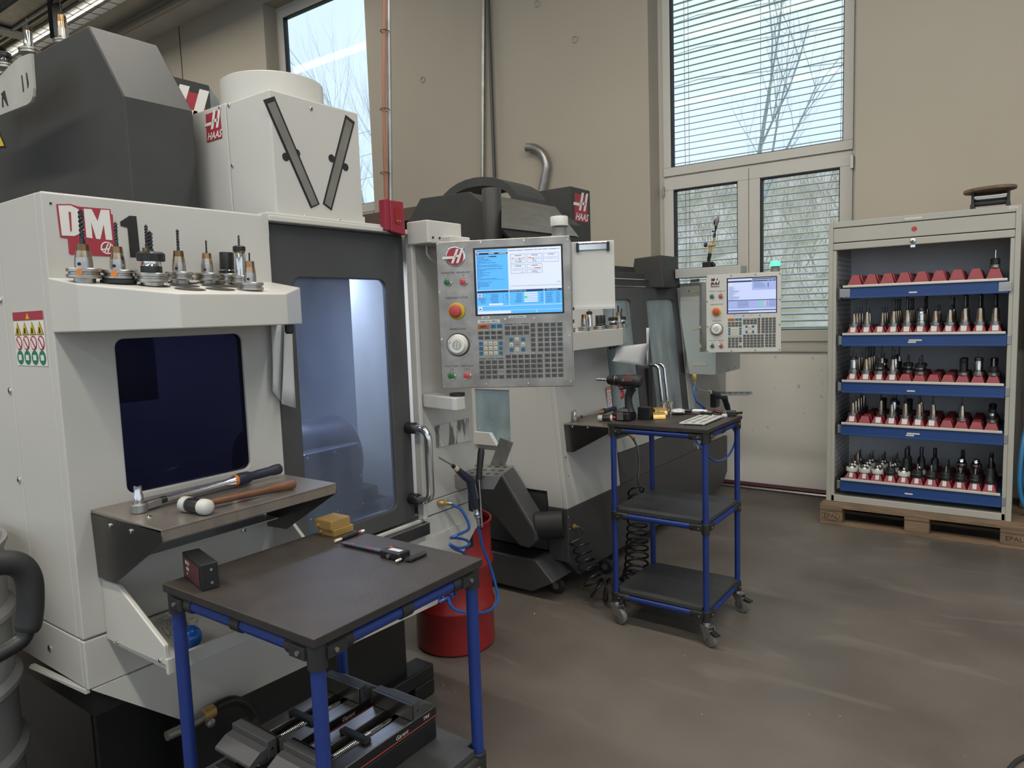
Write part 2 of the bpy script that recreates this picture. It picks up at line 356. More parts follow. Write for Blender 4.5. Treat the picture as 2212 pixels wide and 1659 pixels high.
# ================================================================ the setting
WY = 6.05                                            # inner face of the window wall
struct(MB('floor').box(-13, 9, -9, 6.05, -.12, 0).build('floor'))
W1 = (-8.19, -6.31, 2.80, 5.68)                      # tall left window  x0,x1,z0,z1
W2 = (-2.78, -1.09, 1.20, 5.70)                      # right window
wl = MB('wall'); CZ = 6.1
for x0, x1, z0, z1 in ((-13, W1[0], 0, CZ), (W1[0], W1[1], 0, W1[2]), (W1[0], W1[1], W1[3], CZ), (W1[1], W2[0], 0, CZ), (W2[0], W2[1], 0, W2[2]), (W2[0], W2[1], W2[3], CZ), (W2[1], 9, 0, CZ)):
    wl.box(x0, x1, WY, WY+.30, z0, z1)
wb = struct(wl.build('wall_back'))
MB('ink').box(-10.19, -10.175, WY-.004, WY, .2, 5.9).build('panel_joint', wb)
for p in ((913, 172), (1242, 85), (1160, 8)):
    c = PY(*p, WY); MB('wall').tube([c+V((.03*math.cos(a), -.004, .03*math.sin(a))) for a in [i*PI/5 for i in range(11)]], .006, 5).build('anchor_cap', wb)
struct(MB('ceil').box(-13, 9, -9, 6.35, CZ, CZ+.15).build('ceiling'))
struct(MB('wall').box(-13.2, -13, -9, 6.35, 0, CZ).build('wall_left'))
for nm, horiz in (('wall_front', True), ('wall_right', False)):     # the hall's other two walls, each with a row of tall windows
    q = MB('wall'); a0, a1 = (-13, 9) if horiz else (-9, 6.35); k = a0; cuts = []
    n = 5 if horiz else 4; st = (a1-a0)/n
    for i in range(n):
        u0, u1 = a0+st*i, a0+st*(i+1); w0, w1 = u0+st*.07, u1-st*.07
        for b0, b1, z0, z1 in ((u0, w0, 0, CZ), (w1, u1, 0, CZ), (w0, w1, 0, .5), (w0, w1, 5.8, CZ)):
            if horiz: q.box(b0, b1, -9.3, -9, z0, z1)
            else: q.box(9, 9.3, b0, b1, z0, z1)
    struct(q.build(nm))
tr = MB('ceil', 'greypaint'); tr.box(-13, -8.3, 5.72, 6.05, 5.92, CZ); tr.m = 1; tr.tube([V((-13, 5.68, 5.97)), V((-8.3, 5.68, 5.95))], .05, 8); struct(tr.build('trim_1'))
b = MB('pinkred', 'zinc'); b.tube([V((-2.2, 6.02, .03)), V((-1.2, 6.02, .03))], .022, 8); b.m = 1; b.tube([V((-2.2, 5.985, .012)), V((-1.15, 5.985, .012))], .012, 6); struct(b.build('floor_pipe_back'))  # red pipe along the wall foot, thin zinc pipe in front

def window(name, x0, x1, z0, z1, splits):
    """recessed frame with glass; splits = list of (x0,x1,z0,z1) glazed sashes"""
    yf = WY+.20
    root = bpy.data.objects.new(name, None); COL.objects.link(root); root.location = (x0, yf, z0); root['kind'] = 'structure'
    f = MB('frame')
    for a, b_, c, d in ((x0, x1, z1-.06, z1), (x0, x1, z0, z0+.05), (x0, x0+.06, z0+.0505, z1-.0605), (x1-.06, x1, z0+.0505, z1-.0605)): f.box(a, b_, yf, yf+.09, c, d)
    if len(splits) > 1: f.box(x0+.061, x1-.061, yf+.0, yf+.085, splits[0][3]+.001, splits[0][3]+.029)
    f.build('window_frame', root, .004)
    for i, (a, b_, c, d, t) in enumerate(splits):
        s = MB('frame', 'ink')
        for q in ((a+.002, b_-.002, d-t, d), (a+.002, b_-.002, c, c+t), (a+.002, a+t, c+t+.0005, d-t-.0005), (b_-t, b_-.002, c+t+.0005, d-t-.0005)): s.box(q[0], q[1], yf-.02, yf+.06, q[2], q[3])
        s.m = 1
        for q in ((a+t, b_-t, d-t-.012, d-t), (a+t, b_-t, c+t, c+t+.006), (a+t, a+t+.012, c+t, d-t), (b_-t-.006, b_-t, c+t, d-t)): s.box(q[0], q[1], yf-.018, yf+.05, q[2], q[3])
        so = s.build('sash', root, .004)
        MB('glass_win').box(a+t, b_-t, yf+.015, yf+.021, c+t, d-t).build('pane', so)
    return root
ZT = 2.72
window('window_1', *W1, [(W1[0]+.06, W1[1]-.06, W1[2]+.07, W1[3]-.06, .10)])
XM = -1.955
w2 = window('window_2', *W2, [(W2[0]+.05, XM, W2[2]+.045, ZT, .095), (XM, W2[1]-.05, W2[2]+.045, ZT, .095), (W2[0]+.05, W2[1]-.05, ZT+.03, W2[3]-.06, .075)])
h = MB('zinc'); h.box(W2[0]+.045, W2[0]+.065, 6.21, 6.24, 2.58, 2.66); h.build('hinge', w2); h = MB('zinc'); h.box(W2[1]-.065, W2[1]-.045, 6.21, 6.24, 2.60, 2.70); h.build('hinge', w2)
MB('greypaint').box(W1[0], W1[1], WY-.03, WY+.2, W1[2]-.03, W1[2]+.02).build('window_sill', bpy.data.objects['window_1'])
MB('frame').box(W2[0], W2[1], WY-.02, WY+.2, W2[2]-.03, W2[2]+.02).build('window_sill', w2)

# exterior venetian blind: one slat after the other
bl = thing('venetian_blind', 'light grey exterior venetian blind with open slats outside the right window', 'blind', (-1.93, 6.52, 1.2))
sm = MB('slat'); prof = [(-.0375, -.003), (-.030, .001), (-.015, .004), (0, .005), (.015, .004), (.030, .001), (.0375, -.003)]
n = sm.add(*[(-.88, y, z) for y, z in prof], *[(.88, y, z) for y, z in prof])
for i in range(6): sm.face((n+i, n+i+1, n+8+i, n+7+i), True)
sme = sm.mesh('slat')
for i in range(76):
    o = bpy.data.objects.new('slat', sme); COL.objects.link(o); o.location = (-1.93, 6.52, 1.30+i*.0575); o.rotation_euler.x = .24; put(o, bl)
for x in (-2.62, -2.58, -1.93, -1.28, -1.25):
    MB('greypaint').tube([V((x, 6.48, 1.25)), V((x, 6.48, 5.7))], .0025, 5).build('lift_cord', bl)
MB('greypaint').box(-2.80, -2.775, 6.46, 6.58, 1.2, 5.75).build('guide_rail', bl); MB('greypaint').box(-1.085, -1.06, 6.46, 6.58, 1.2, 5.75).build('guide_rail', bl)

# outdoors: lawn, overgrown bank, bare trees
bk = MB('hedge'); nx, nz = 52, 14
for j in range(nz+1):
    for i in range(nx+1):
        x = -24+i*1.0; t = j/nz
        bk.v.append((x+random.uniform(-.2, .2), 19.5+t*6.5+random.uniform(-.3, .3), .9+t*5.2+random.uniform(-.2, .2)+(random.uniform(-.5, .5) if j > nz-2 else 0)))
for j in range(nz):
    for i in range(nx): a = j*(nx+1)+i; bk.face((a, a+1, a+nx+2, a+nx+1), True)
tag(bk.build('bank', kind='stuff'), 'overgrown grey-green bank outside behind the blinds', 'bank')
tag(MB('lawn').box(-25, 28, 6.40, 19.4, .5, .95).build('lawn', kind='stuff'), 'short green lawn outside below the right window', 'lawn')
tw = MB('twig'); rt = random.Random(12)
for i in range(2600):
    x, t = rt.uniform(-13, 4), rt.random()**.8; y, z = 19.3+t*6.3, .9+t*5.0; L = rt.uniform(.5, 1.6); d = V((rt.uniform(-.8, .8), rt.uniform(-.3, .1), 1)).normalized(); a = V((x, y, z)); b2 = a+d*L*.5+V((rt.uniform(-.1, .1), 0, 0)); c = a+d*L
    r = rt.uniform(.006, .016); n = tw.add(a-EX*r, a+EX*r, b2+EX*r*.7, b2-EX*r*.7, c, a+EY*r, b2+EY*r*.7)
    for f in ((0, 1, 2, 3), (3, 2, 4), (1, 5, 6, 2), (5, 0, 3, 6), (2, 6, 4), (6, 3, 4)): tw.face([n+k for k in f])
tag(tw.build('thicket', kind='stuff'), 'pale thicket of bare twigs growing on the bank outside', 'thicket')
def tree(label, x, y, h, seed, r0=.09, spread=.5, n0=7):
    rnd = random.Random(seed); b = MB('bark'); cnt = [0]
    def grow(p, d, L, r, lev):
        if cnt[0] > 900: return
        cnt[0] += 1; pts = [p]; q = p.copy(); dd = d.copy(); k = 4 if lev < 3 else 3
        for i in range(k):
            dd = (dd+V((rnd.uniform(-.16, .16), rnd.uniform(-.16, .16), rnd.uniform(-.05, .14)))).normalized(); q = q+dd*(L/k); pts.append(q.copy())
        b.tube(pts, [r*(1-.55*i/k) for i in range(k+1)], 5 if lev < 2 else 3, False)
        if lev >= 4: return
        for i in range(1, k+1):
            for _ in range(2 if lev else 3):
                nd = (dd+V((rnd.uniform(-1, 1), rnd.uniform(-1, 1), rnd.uniform(-.1, .9)))*spread*1.3).normalized()
                if rnd.random() < .62: grow(pts[i], nd, L*rnd.uniform(.45, .7), r*(1-.55*i/k)*.6, lev+1)
    grow(V((x, y, .955)), V((rnd.uniform(-.1, .1), 0, 1)), h*.55, r0, 0)
    return tag(b.build('bare_tree'), label, 'tree', 'leafless trees outside the windows')
tree('bare grey tree outside on the left half of the right window', -4.4, 15, 9, 3, .07)
tree('bare grey tree leaning across the middle of the right window', -1.5, 13.5, 9, 11, .055, .6)
tree('thin bare tree outside at the right edge of the right window', 1.2, 17, 10, 5, .06)
tree('leafless upright tree seen through the tall left window', -16.5, 16, 11, 8, .06, .35)
tree('small twiggy tree at the lower corner of the left window', -13.2, 14, 7.5, 21, .06, .5)
for i, dz in enumerate((0, .9, 1.8)):
    p = [V((-40+k*8, 20+k*.2, 8.2+dz-1.1*math.sin(PI*((k % 4)/4)))) for k in range(9)]
    tag(MB('bark').tube(p, .012, 4).build('power_line'), ('lowest', 'middle', 'topmost')[i]+' of three thin overhead wires outside the left window', 'wire', 'overhead wires')

# ---------------------------------------------------------------- lamps
def luminaire(label, x0, x1, y, z, power, vis=True):
    t = thing('ceiling_light', label, 'light', ((x0+x1)/2, y, z), 'ceiling light rows')
    MB('galv').box(x0, x1, y-.10, y+.10, z+.03, z+.09).build('housing', t, .004)
    for s in (-1, 1):
        MB('greypaint').prism([V((x0, y+s*.10, z+.06)), V((x0, y+s*.17, z-.02)), V((x0, y+s*.175, z-.015)), V((x0, y+s*.11, z+.075))], EX*(x1-x0)).build('reflector', t)
    MB('tube').tube([V((x0+.05, y, z)), V((x1-.05, y, z))], .014, 8).build('tube', t)
    k = 0
    while x0+.1+k*.25 < x1 and vis:
        xx = x0+.1+k*.25; MB('ink').tube([V((xx, y-.16, z-.03)), V((xx, y, z-.045)), V((xx, y+.16, z-.03))], .004, 4).build('guard_wire', t); k += 1
    for xx in (x0+.6, x1-.6): MB('ink').tube([V((xx, y, z+.08)), V((xx, y, CZ))], .006, 5).build('suspension_rod', t)
    ld = bpy.data.lights.new('ceiling_lamp', 'AREA'); ld.shape = 'RECTANGLE'; ld.size = x1-x0-.2; ld.size_y = .22; ld.energy = power; ld.color = (1, .95, .86)
    lo = bpy.data.objects.new('ceiling_lamp', ld); COL.objects.link(lo); lo.location = ((x0+x1)/2, y, z-.06); put(lo, t)
    return t
luminaire('long fluorescent ceiling light with wire guard in upper left corner', -12.9, -5.6, 4.72, 5.70, 60)
luminaire('ceiling light row over the aisle out of view in front', -4.2, 3.4, 2.4, 5.5, 150, False)
luminaire('ceiling light row above and behind the viewpoint', -6.5, 5.5, -.8, 5.5, 270, False)
luminaire('ceiling light row far behind the viewpoint', -6.5, 5.5, -4.4, 5.5, 110, False)
d = thing('cable_tray', 'galvanised cable tray with conduits beside the fluorescent light', 'cable tray', (-9, 4.2, 5.7))
MB('galv').box(-12.9, -5.0, 4.05, 4.38, 5.68, 5.73).build('tray', d)
for y, zz, r in ((4.10, 5.77, .03), (4.20, 5.77, .03), (4.45, 5.70, .025), (4.33, 5.66, .02)): MB('galv').tube([V((-12.9, y, zz)), V((-5.0, y, zz))], r, 7).build('conduit', d)
MB('darkgrey').box(-12.9, -5.0, 3.75, 3.95, 5.78, 5.98).build('steel_beam', d); MB('ink').box(-10.2, -10.08, 4.3, 4.42, 5.25, 5.68).build('drop_post', d)
for xx in (-11.5, -9.6, -7.5): MB('greypaint').box(xx-.12, xx+.12, 4.0, 4.5, 5.63, 5.66).build('tray_hanger', d)
# ================================================================ near machining centre
X1, YL, YR = -1.80, .708, 2.213
M1 = thing('machining_center', 'large white milling machine with DM 1 lettering in the left foreground', 'machine', (-2.5, 1.45, 0))
f = MB('white').plate((X1, YL, .81), EY, EZ, EX, .593, 1.051, (.133, .480, .325, .712), .03, .022)
fp = f.build('front_panel', M1, .004)
MB('glass_dark').box(X1-.014, X1-.008, .83, 1.20, 1.12, 1.535).build('window_pane', M1)
sp = MB('white'); sp.box(-2.063, X1-.0305, YL, YL+.02, .81, 1.861); a = sp.build('side_panel', M1, .003)
sp = MB('white'); sp.box(-3.5, -2.066, YL, YL+.02, .81, 1.861); c2 = sp.build('side_panel', M1, .003)
screws(M1, [(-2.085, YL, z) for z in (1.63, 1.40, 1.17, .95)], (0, -1, 0), .009)
lb = MB('white'); lb.box(-3.5, X1-.0205, YL, YL+.02, .686, .806); lb.box(X1-.02, X1, YL, .99, .686, .806); lb.build('lower_band', M1, .003)
screws(M1, [(-2.0, YL, .74)], (0, -1, 0), .009)
MB('white').box(-3.5, X1-.0, 1.28, 1.301, 1.80, 1.861).build('top_edge', M1)
# drip apron under the machine, hanging to a funnel
ap = MB('white2').prism([V((X1+.004, .716, .684)), V((X1+.004, .94, .49)), V((X1+.004, 1.94, .457)), V((X1+.004, 2.206, .70)), V((X1+.004, 2.206, .684+.05)), V((X1+.004, 1.0, .684))], (-.012, 0, 0)); ap.build('drip_apron', M1)
MB('white2').prism([V((X1-.01, .716, .684)), V((X1-.30, .705, .675)), V((X1-.30, .70, .668)), V((X1-.01, .716, .674))], (0, -.01, 0)).build('drip_lip', M1)
# black machine base and foot; the base also fills in the shadow beneath
bs = MB('black'); bs.box(-3.4, -2.15, .85, 2.05, .06, .70); bs.box(-3.4, -1.98, 1.05, 1.95, .0, .50); bs.build('machine_base', M1, .01)
MB('black').box(-3.5, X1-.03, YL+.02, YR, .60, .69).build('base_pan', M1)
ft = MB('black'); ft.box(-2.04, -1.94, 1.35, 2.06, .07, .13); ft.box(-2.04, -1.94, 1.95, 2.06, .0, .07); ft.build('leveling_foot', M1, .006)
# chip trough in front with a sloping side plate
t = MB('white2'); Yt = .76
t.prism([V((-1.80, Yt, .943)), V((-1.722, Yt, .946)), V((-1.525, Yt, .846)), V((-1.523, Yt, .800)), V((-1.80, Yt, .794))], (0, .012, 0))
t.build('trough_side', M1, .003)
MB('white2').box(-1.80, -1.526, Yt+.012, 1.62, .780, .788).build('trough_floor', M1)
MB('white2').box(-1.526, -1.516, Yt, 1.62, .780, .8165).build('trough_lip', M1, .002)
t = MB('white2'); t.prism([V((-1.80, 1.25, .985)), V((-1.735, 1.25, .985)), V((-1.66, 1.25, .925)), V((-1.66, 1.25, .80)), V((-1.80, 1.25, .80))], (0, .012, 0)); t.box(-1.80, -1.735, .78, 1.25, .985, .99); t.build('trough_step', M1, .002)
screws(M1, [PY(880/3.456, 1180+718/3.456, Yt), PY(1198/3.456, 1180+850/3.456, Yt)], (0, -1, 0), .005)
screws(M1, [(X1+.001, 1.10, 1.02), (X1+.001, 1.15, .96)], (1, 0, 0), .007)
# steel work shelf with gussets
st = MB('shelfsteel'); st.box(-1.80, -1.476, .75, 1.225, 1.112, 1.1195); st.box(-1.479, -1.476, .75, 1.225, 1.092, 1.1195)
sh = st.build('work_shelf', M1, .002)
for y in (.75, 1.222):
    g = MB('steeldark').prism([V((-1.80, y, 1.110)), V((-1.478, y, 1.117)), V((-1.474, y, 1.093)), V((-1.700, y, .960)), V((-1.79, y, .955))], (0, .003, 0)); g.build('shelf_gusset', M1)
screws(M1, [PY(822/3.456, 850+988/3.456, .75), PY(978/3.456, 850+1030/3.456, .75)], (0, -1, 0), .006)
screws(M1, [(-1.69, .80, 1.1195), (-1.60, .79, 1.1195)], (0, 0, 1), .006)
MB('steeldark').box(-1.795, -1.79, 1.06, 1.22, 1.0, 1.10).build('hanger_plate', M1)
# tool tray (tilted, chamfered) ---------------------------------
def tray(parent, pts_top, z0, ztilt, depth, m='white2', name='tool_tray'):
    """pts_top: plan outline (X,Y); top height falls away from the machine"""
    b = MB(m); top = [V((x, y, ztilt(x))) for x, y in pts_top]; bot = [V((x, y, z0)) for x, y in pts_top]; k = len(top)
    n = b.add(*top); b.add(*bot); b.face(range(n, n+k)); b.face([n+k+i for i in reversed(range(k))])
    for i in range(k): j = (i+1) % k; b.face((n+j, n+i, n+k+i, n+k+j))
    return b.build(name, parent, .003)
zt1 = lambda x: 1.668 - (x+1.80)*.165
TR1 = [(-1.80, .706), (-1.80, 1.296), (-1.66, 1.29), (-1.515, 1.135), (-1.512, .851), (-1.68, .715)]
tray(M1, TR1, 1.543, zt1, 0)
def TP1(x, y):
    d = ray(x, y); n = V((.165, 0, 1)); c = 1.668-.165*1.80; return CAM+d*((c-n.dot(CAM))/n.dot(d))
hl = MB('ink'); tn = V((.165, 0, 1)).normalized()
hb = MB('ink', 'black'); hb.lathe([(.034, 0), (.034, .0012), (.0285, .0016)], (0, 0, 0), tn, 20); hb.m = 1; hb.lathe([(.0275, .0004), (.0275, .0018)], (0, 0, 0), tn, 20); hme = hb.mesh('tray_socket')
def socket(x, y, zf, parent, me):
    o = bpy.data.objects.new('tray_socket', me); o.location = (x, y, zf(x)); COL.objects.link(o); put(o, parent)
for q in ((395, 611), (399, 617.5), (411, 625), (456, 612), (466, 618), (476, 625), (334, 617.5), (506, 619)):
    c = TP1(*q); socket(c.x, c.y, zt1, M1, hme)
MB('black').lathe([(.012, 0), (.012, -.02), (.008, -.025)], (-1.60, 1.20, 1.543)).build('socket_end', M1)
# dark hood over the spindle column
Yh0, Yh1, Xh = 1.09, 1.302, -2.15
A = PY(190, 55, Yh0); B = V((Xh, Yh0, 2.22)); k = (A.z-2.22)/(A.x-Xh)
side = [V((Xh, Yh0, 1.80)), B, A, V((-3.6, Yh0, A.z+.02)), V((-3.6, Yh0, 1.80))]
h = MB('hood').prism(side, (0, Yh1-Yh0, 0)); ho = h.build('spindle_hood', M1, .004)
s = MB('hood'); s.box(-3.6, Xh-.35, Yh1, 1.98, 1.8, 2.08); s.build('rear_hood', M1, .004)
# tool carousel plate above, carrying tools (far left)
cy = .98
pl = MB('tool_plate', 'ink'); c = PY(-40, 200, cy)
pts = [PY(x, y, cy) for x, y in ((-60, 200), (-30, 185), (0, 164), (20, 142), (40, 125), (58, 117), (67, 115), (69, 150), (72, 190), (71, 208), (66, 220), (58, 226), (0, 249), (-60, 260))]
pl.prism(pts, (0, .008, 0)); pl.m = 1
for q in (((46, 162), (48, 163), (52, 197), (50, 199)), ((56, 157), (58, 157), (62, 180), (60, 192)), ((2, 203), (10, 195), (18, 228), (16, 229)), ((4, 210), (6, 209), (8, 232), (5, 231))):
    pl.prism([PY(x, y, cy-.0005) for x, y in q], (0, -.001, 0))
pl.build('carousel_plate', M1, .001)
# warning triangle at the picture edge
w_ = MB('yellow', 'ink'); q = [PY(x, y, Yh0-.001) for x, y in ((-28, 322), (13, 318), (-8, 268))]; w_.m = 1; w_.prism(q, (0, -.001, 0)); w_.m = 0
q2 = [PY(x, y, Yh0-.003) for x, y in ((-23, 319), (9, 315), (-8, 275))]; w_.prism(q2, (0, -.001, 0)); w_.build('warning_sticker', M1)
# red emblem sign on the rear column
sg = MB('hood', 'galv'); sg.box(-3.03, -3.0, 1.45, 1.905, 2.25, 2.615); sg.m = 1; sg.prism([V((-3.0, 1.905, 2.61)), V((-3.03, 1.97, 2.57)), V((-3.03, 1.97, 2.25)), V((-3.0, 1.905, 2.25))], (-.004, 0, 0)); sg.build('rear_sign', M1, .002)
haas_logo((-3.0, 1.60, 2.275), EY, EZ, .285, M1, 'rear_logo')
# chip guard door with window, rail, handle
d = MB('darkgrey').plate((X1-.03, 1.30, .80), EY, EZ, EX, .582, 1.045, (.098, .49, .062, .885), .02, .03)
dr = d.build('door', M1, .004)
MB('glass_door').box(X1-.042, X1-.036, 1.38, 1.81, .85, 1.70).build('door_pane', dr)
rl = MB('white2'); rl.box(X1-.05, X1+.005, 1.301, 1.885, 1.845, 1.862); rl.box(X1-.05, X1-.005, 1.301, 1.80, 1.862, 1.872); rl.build('door_rail', M1, .003)
hd = MB('chrome', 'black'); hy = 1.868
y0 = PX(893, 920, X1+.0).y; zt, zb = PX(893, 925, X1).z, PX(905, 1077, X1).z
pth = [V((X1-.03, y0, zt)), V((X1+.035, y0, zt))]+arc((X1+.035, y0, zt-.035), (0, 0, 1), (1, 0, 0), .035, 0, PI/2, 6)+arc((X1+.035, y0, zb+.035), (1, 0, 0), (0, 0, -1), .035, 0, PI/2, 6)+[V((X1-.03, y0, zb))]
hd.tube(pth, .0145, 12); hd.m = 1
for z in (zt, zb): hd.lathe([(.021, 0), (.021, .035), (.019, .038)], (X1-.03, y0, z), EX, 14)
hd.build('door_handle', dr)
tk = MB('steeldark', 'chrome'); tk.box(X1-.02, X1+.02, 1.62, 1.905, .745, .79); tk.m = 1; tk.box(X1+.016, X1+.022, 1.62, 1.90, .788, .792); tk.build('door_track', M1, .003)
# right hand column
cl = MB('white'); cl.box(X1-.35, X1-.004, 1.905, YR, .86, 1.85); cl.box(X1-.02, X1+.012, 1.884, 1.905, .80, 1.85); c_ = cl.build('column', M1, .004)
lp = MB('white'); lp.box(X1-.02, X1-.006, 1.60, YR, .68, .80); lp.box(X1-.02, X1-.002, 1.905, YR, .805, .858); lp.build('lower_cover', M1, .003)
q = [PX(x, y, X1) for x, y in ((941, 920), (1017, 902), (1018, 951), (944, 967))]
MB('wornsticker').prism(q, (.001, 0, 0)).build('worn_sticker', M1)
screws(M1, [(X1-.003, 1.93, 1.06)], (1, 0, 0), .005)
# brackets that carry the control pendant
br = MB('white2'); br.prism([V((-1.80, 1.915, 1.268)), V((-1.655, 1.915, 1.262)), V((-1.643, 1.925, 1.26)), V((-1.643, 1.975, 1.26)), V((-1.66, 1.985, 1.26)), V((-1.80, 1.985, 1.266))], (0, 0, -.048)); br.build('pendant_bracket', M1, .004)
MB('black').lathe([(.028, 0), (.028, .01)], (-1.672, 1.965, 1.262)).build('pivot_pad', M1)
ar = MB('white2'); ar.box(-1.80, -1.70, 1.875, 2.06, 1.808, 1.888); ar.box(-1.80, -1.66, 1.95, 2.06, 1.808, 1.835); ar.build('pendant_arm', M1, .004)
screws(M1, [(-1.699, 1.90, 1.828), (-1.699, 1.935, 1.828)], (1, 0, 0), .004, m='ink')
MB('logowhite').tube([PX(x, y, -1.76) for x, y in ((921, 530), (922, 548), (930, 560), (944, 568))], .003, 6).build('pendant_cable', M1)
# extraction box with two slanted slots holding metal bars
Xv = -1.83; vb = MB('white'); Y0, Y1, Z0, Z1 = 1.355, 1.70, 1.862, 2.235
vb.box(-2.05, Xv, Y0, Y1, Z0, Z1); vx = vb.build('extractor_box', M1, .004)
vb = MB('white'); vb.box(-2.30, -2.054, Y0, Y1, Z0, Z1+.004); vb.build('extractor_box_rear', M1, .004)
MB('white').box(Xv, Xv+.003, Y0, Y1+.004, Z0, 1.895).build('box_flange', M1)
screws(M1, [PX(672, 235, Xv), PX(659, 469, Xv+.004), PX(733, 476, Xv+.004)], (1, 0, 0), .006)
screws(M1, [PY(475, 233, Y0), PY(495, 228, Y0), PY(503, 358, Y0)], (0, -1, 0), .006)
dc = MB('white2').lathe([(.165, 0), (.165, .10), (.160, .103), (.160, .06)], (-2.075, 1.55, Z1), seg=40, cap=False); dc.build('duct_collar', M1)
for quad, hole in ((((568, 216), (592, 208), (690, 441), (671, 450)), ((641, 331), (617, 339))), (((746, 248), (766, 264), (716, 455), (697, 440)), ((716, 342), (746, 361)))):
    q = [PX(x, y, Xv) for x, y in quad]; c = sum(q, V())/4
    sl = MB('ink', 'galv'); sl.prism(q, (.0015, 0, 0)); sl.m = 1  # dark plate painted as the recess, metal bar laid on it
    inn = [c+(p-c)*.0+(p-c) for p in q]; e1 = (q[1]-q[0]); e2 = (q[3]-q[0])
    inn = [q[0]+e1*.13+e2*.04, q[0]+e1*.80+e2*.04, q[3]+(q[2]-q[3])*.80-e2*.012, q[3]+(q[2]-q[3])*.13-e2*.012]
    sl.prism([p+V((.0016, 0, 0)) for p in inn], (.0025, 0, 0)); sl.m = 0
    for hx in hole: sl.lathe([(.0125, 0), (.0125, .0013)], PX(*hx, Xv), EX, 14)
    sl.build('bar_slot', M1)
haas_logo(PY(448, 308, Y0), EX, EZ, .085, M1, 'box_logo')
# machining chamber seen through the panes, with its work lamp and a rotary table
ch = MB('chamber'); Cx0, Cx1, Cy0, Cy1, Cz0, Cz1 = -2.85, -1.86, .74, 2.18, .80, 1.79
ch.box(Cx0-.01, Cx0, Cy0, Cy1, Cz0, Cz1); ch.box(Cx0, Cx1, Cy0-.01, Cy0, Cz0, Cz1); ch.box(Cx0, Cx1, Cy1, Cy1+.01, Cz0, Cz1); ch.box(Cx0, Cx1, Cy0, Cy1, Cz0-.01, Cz0); ch.box(Cx0, Cx1, Cy0, Cy1, Cz1, Cz1+.01); ch.build('chamber_lining', M1)
sp = MB('motor', 'steeldark'); sp.box(-2.75, -2.42, 1.0, 1.26, 1.30, 1.78); sp.m = 1; sp.lathe([(.06, 0), (.06, .12), (.035, .13), (.035, .20)], (-2.58, 1.13, 1.30), (0, 0, -1), 20); sp.build('spindle', M1)
tb = MB('steeldark'); tb.box(-2.70, -2.05, .95, 2.05, .84, .90); tb.build('machine_table', M1, .005)
lm = MB('lampgrey'); lm.box(-2.25, -2.15, 1.2, 1.9, 1.765, 1.785); lm.build('work_lamp', M1)
ld = bpy.data.lights.new('work_lamp_light', 'AREA'); ld.shape = 'RECTANGLE'; ld.size = .7; ld.size_y = .1; ld.energy = 13; ld.color = (.86, .92, 1)
lo = bpy.data.objects.new('work_lamp_light', ld); lo.location = (-2.2, 1.55, 1.76); lo.rotation_euler = (0, 0, PI/2); COL.objects.link(lo); put(lo, M1)
RT4 = thing('rotary_table', 'rounded dark rotary table with bolted square cover behind the door glass', 'rotary table', (-2.15, 1.62, .90))
ax = V((-.35, .94, 0)).normalized(); c0 = V((-2.14, 1.40, 1.045))
m = MB('motor', 'steel'); m.lathe([(.0, 0), (.10, .0), (.142, .012), (.15, .03), (.15, .36), (.14, .375), (0, .38)], c0, (.12, .99, 0), 36, False); m.build('drum_body', RT4)
b = MB('motor'); cc = V((-2.02, 1.60, .99)); uu = V((.16, 0, 0)); b.obox(cc, V((.09, 0, 0)), V((0, .13, 0)), V((0, 0, .12))); cv = b.build('square_cover', RT4, .012)
screws(RT4, [(-1.929, 1.60+sy*.115, .99+sz*.105) for sy in (-1, 0, 1) for sz in (-1, 0, 1) if sy or sz], (1, 0, 0), .006)
m = MB('motor'); m.tube([V((-1.928, 1.60+.075*math.cos(i*PI/12), .99+.075*math.sin(i*PI/12))) for i in range(25)], .003, 5, False); m.build('cover_ring', RT4)
m = MB('motor'); m.box(-2.3, -2.0, 1.46, 1.76, .90, .93); m.build('mounting_foot', RT4, .004)
# DM 1 lettering and stickers
def uvp(O, U, W, x, y): return V(O)+V(U)*x+V(W)*y
D0 = PX(122, 536, X1); dmw = (PX(240, 470, X1).y-PX(122, 442, X1).y); dm = MB('logored', 'logowhite', 'ink'); P_ = lambda x, y, t=0: PX(x, y, X1)+V((.0008+t, 0, 0))
def pgx(pts, slot, t=0): dm.m = slot; dm.prism([P_(x, y, t) for x, y in pts], (.0006, 0, 0))
pgx([(121, 441), (152, 441), (168, 446), (177, 447), (238, 452), (239, 462), (243, 464), (249, 551), (246, 554), (152, 550), (149, 547), (146, 515), (130, 513)], 0)
pgx([(125, 444), (152, 444), (168, 452), (173, 465), (175, 490), (172, 505), (160, 510), (133, 509)], 1, .0008)
pgx([(147, 457), (152, 459), (154, 498), (151, 501)], 0, .0016)
pgx([(180, 451), (197, 452), (210, 478), (217, 453), (235, 454), (242, 519), (228, 518), (223, 485), (216, 517), (207, 516), (196, 480), (199, 515), (186, 513)], 1, .0008)
pgx([(259, 479), (279, 466), (294, 467), (303, 556), (281, 555), (275, 492), (260, 488)], 2)
dm.m = 1; ctr = P_(231, 536, .0008); dm.tube([ctr+V((0, .0135*math.cos(i*PI/10), .0135*math.sin(i*PI/10))) for i in range(21)], .0016, 5, False)
pgx([(224, 545), (227, 545), (234, 526), (231, 526)], 1, .0012); pgx([(230, 546), (233, 546), (240, 527), (237, 527)], 1, .0012); pgx([(216, 538), (236, 536), (236, 539), (217, 541)], 1, .0012)
dm.build('model_lettering', M1)
screws(M1, [(X1, .727, 1.835)], (1, 0, 0), .0025, m='ink')
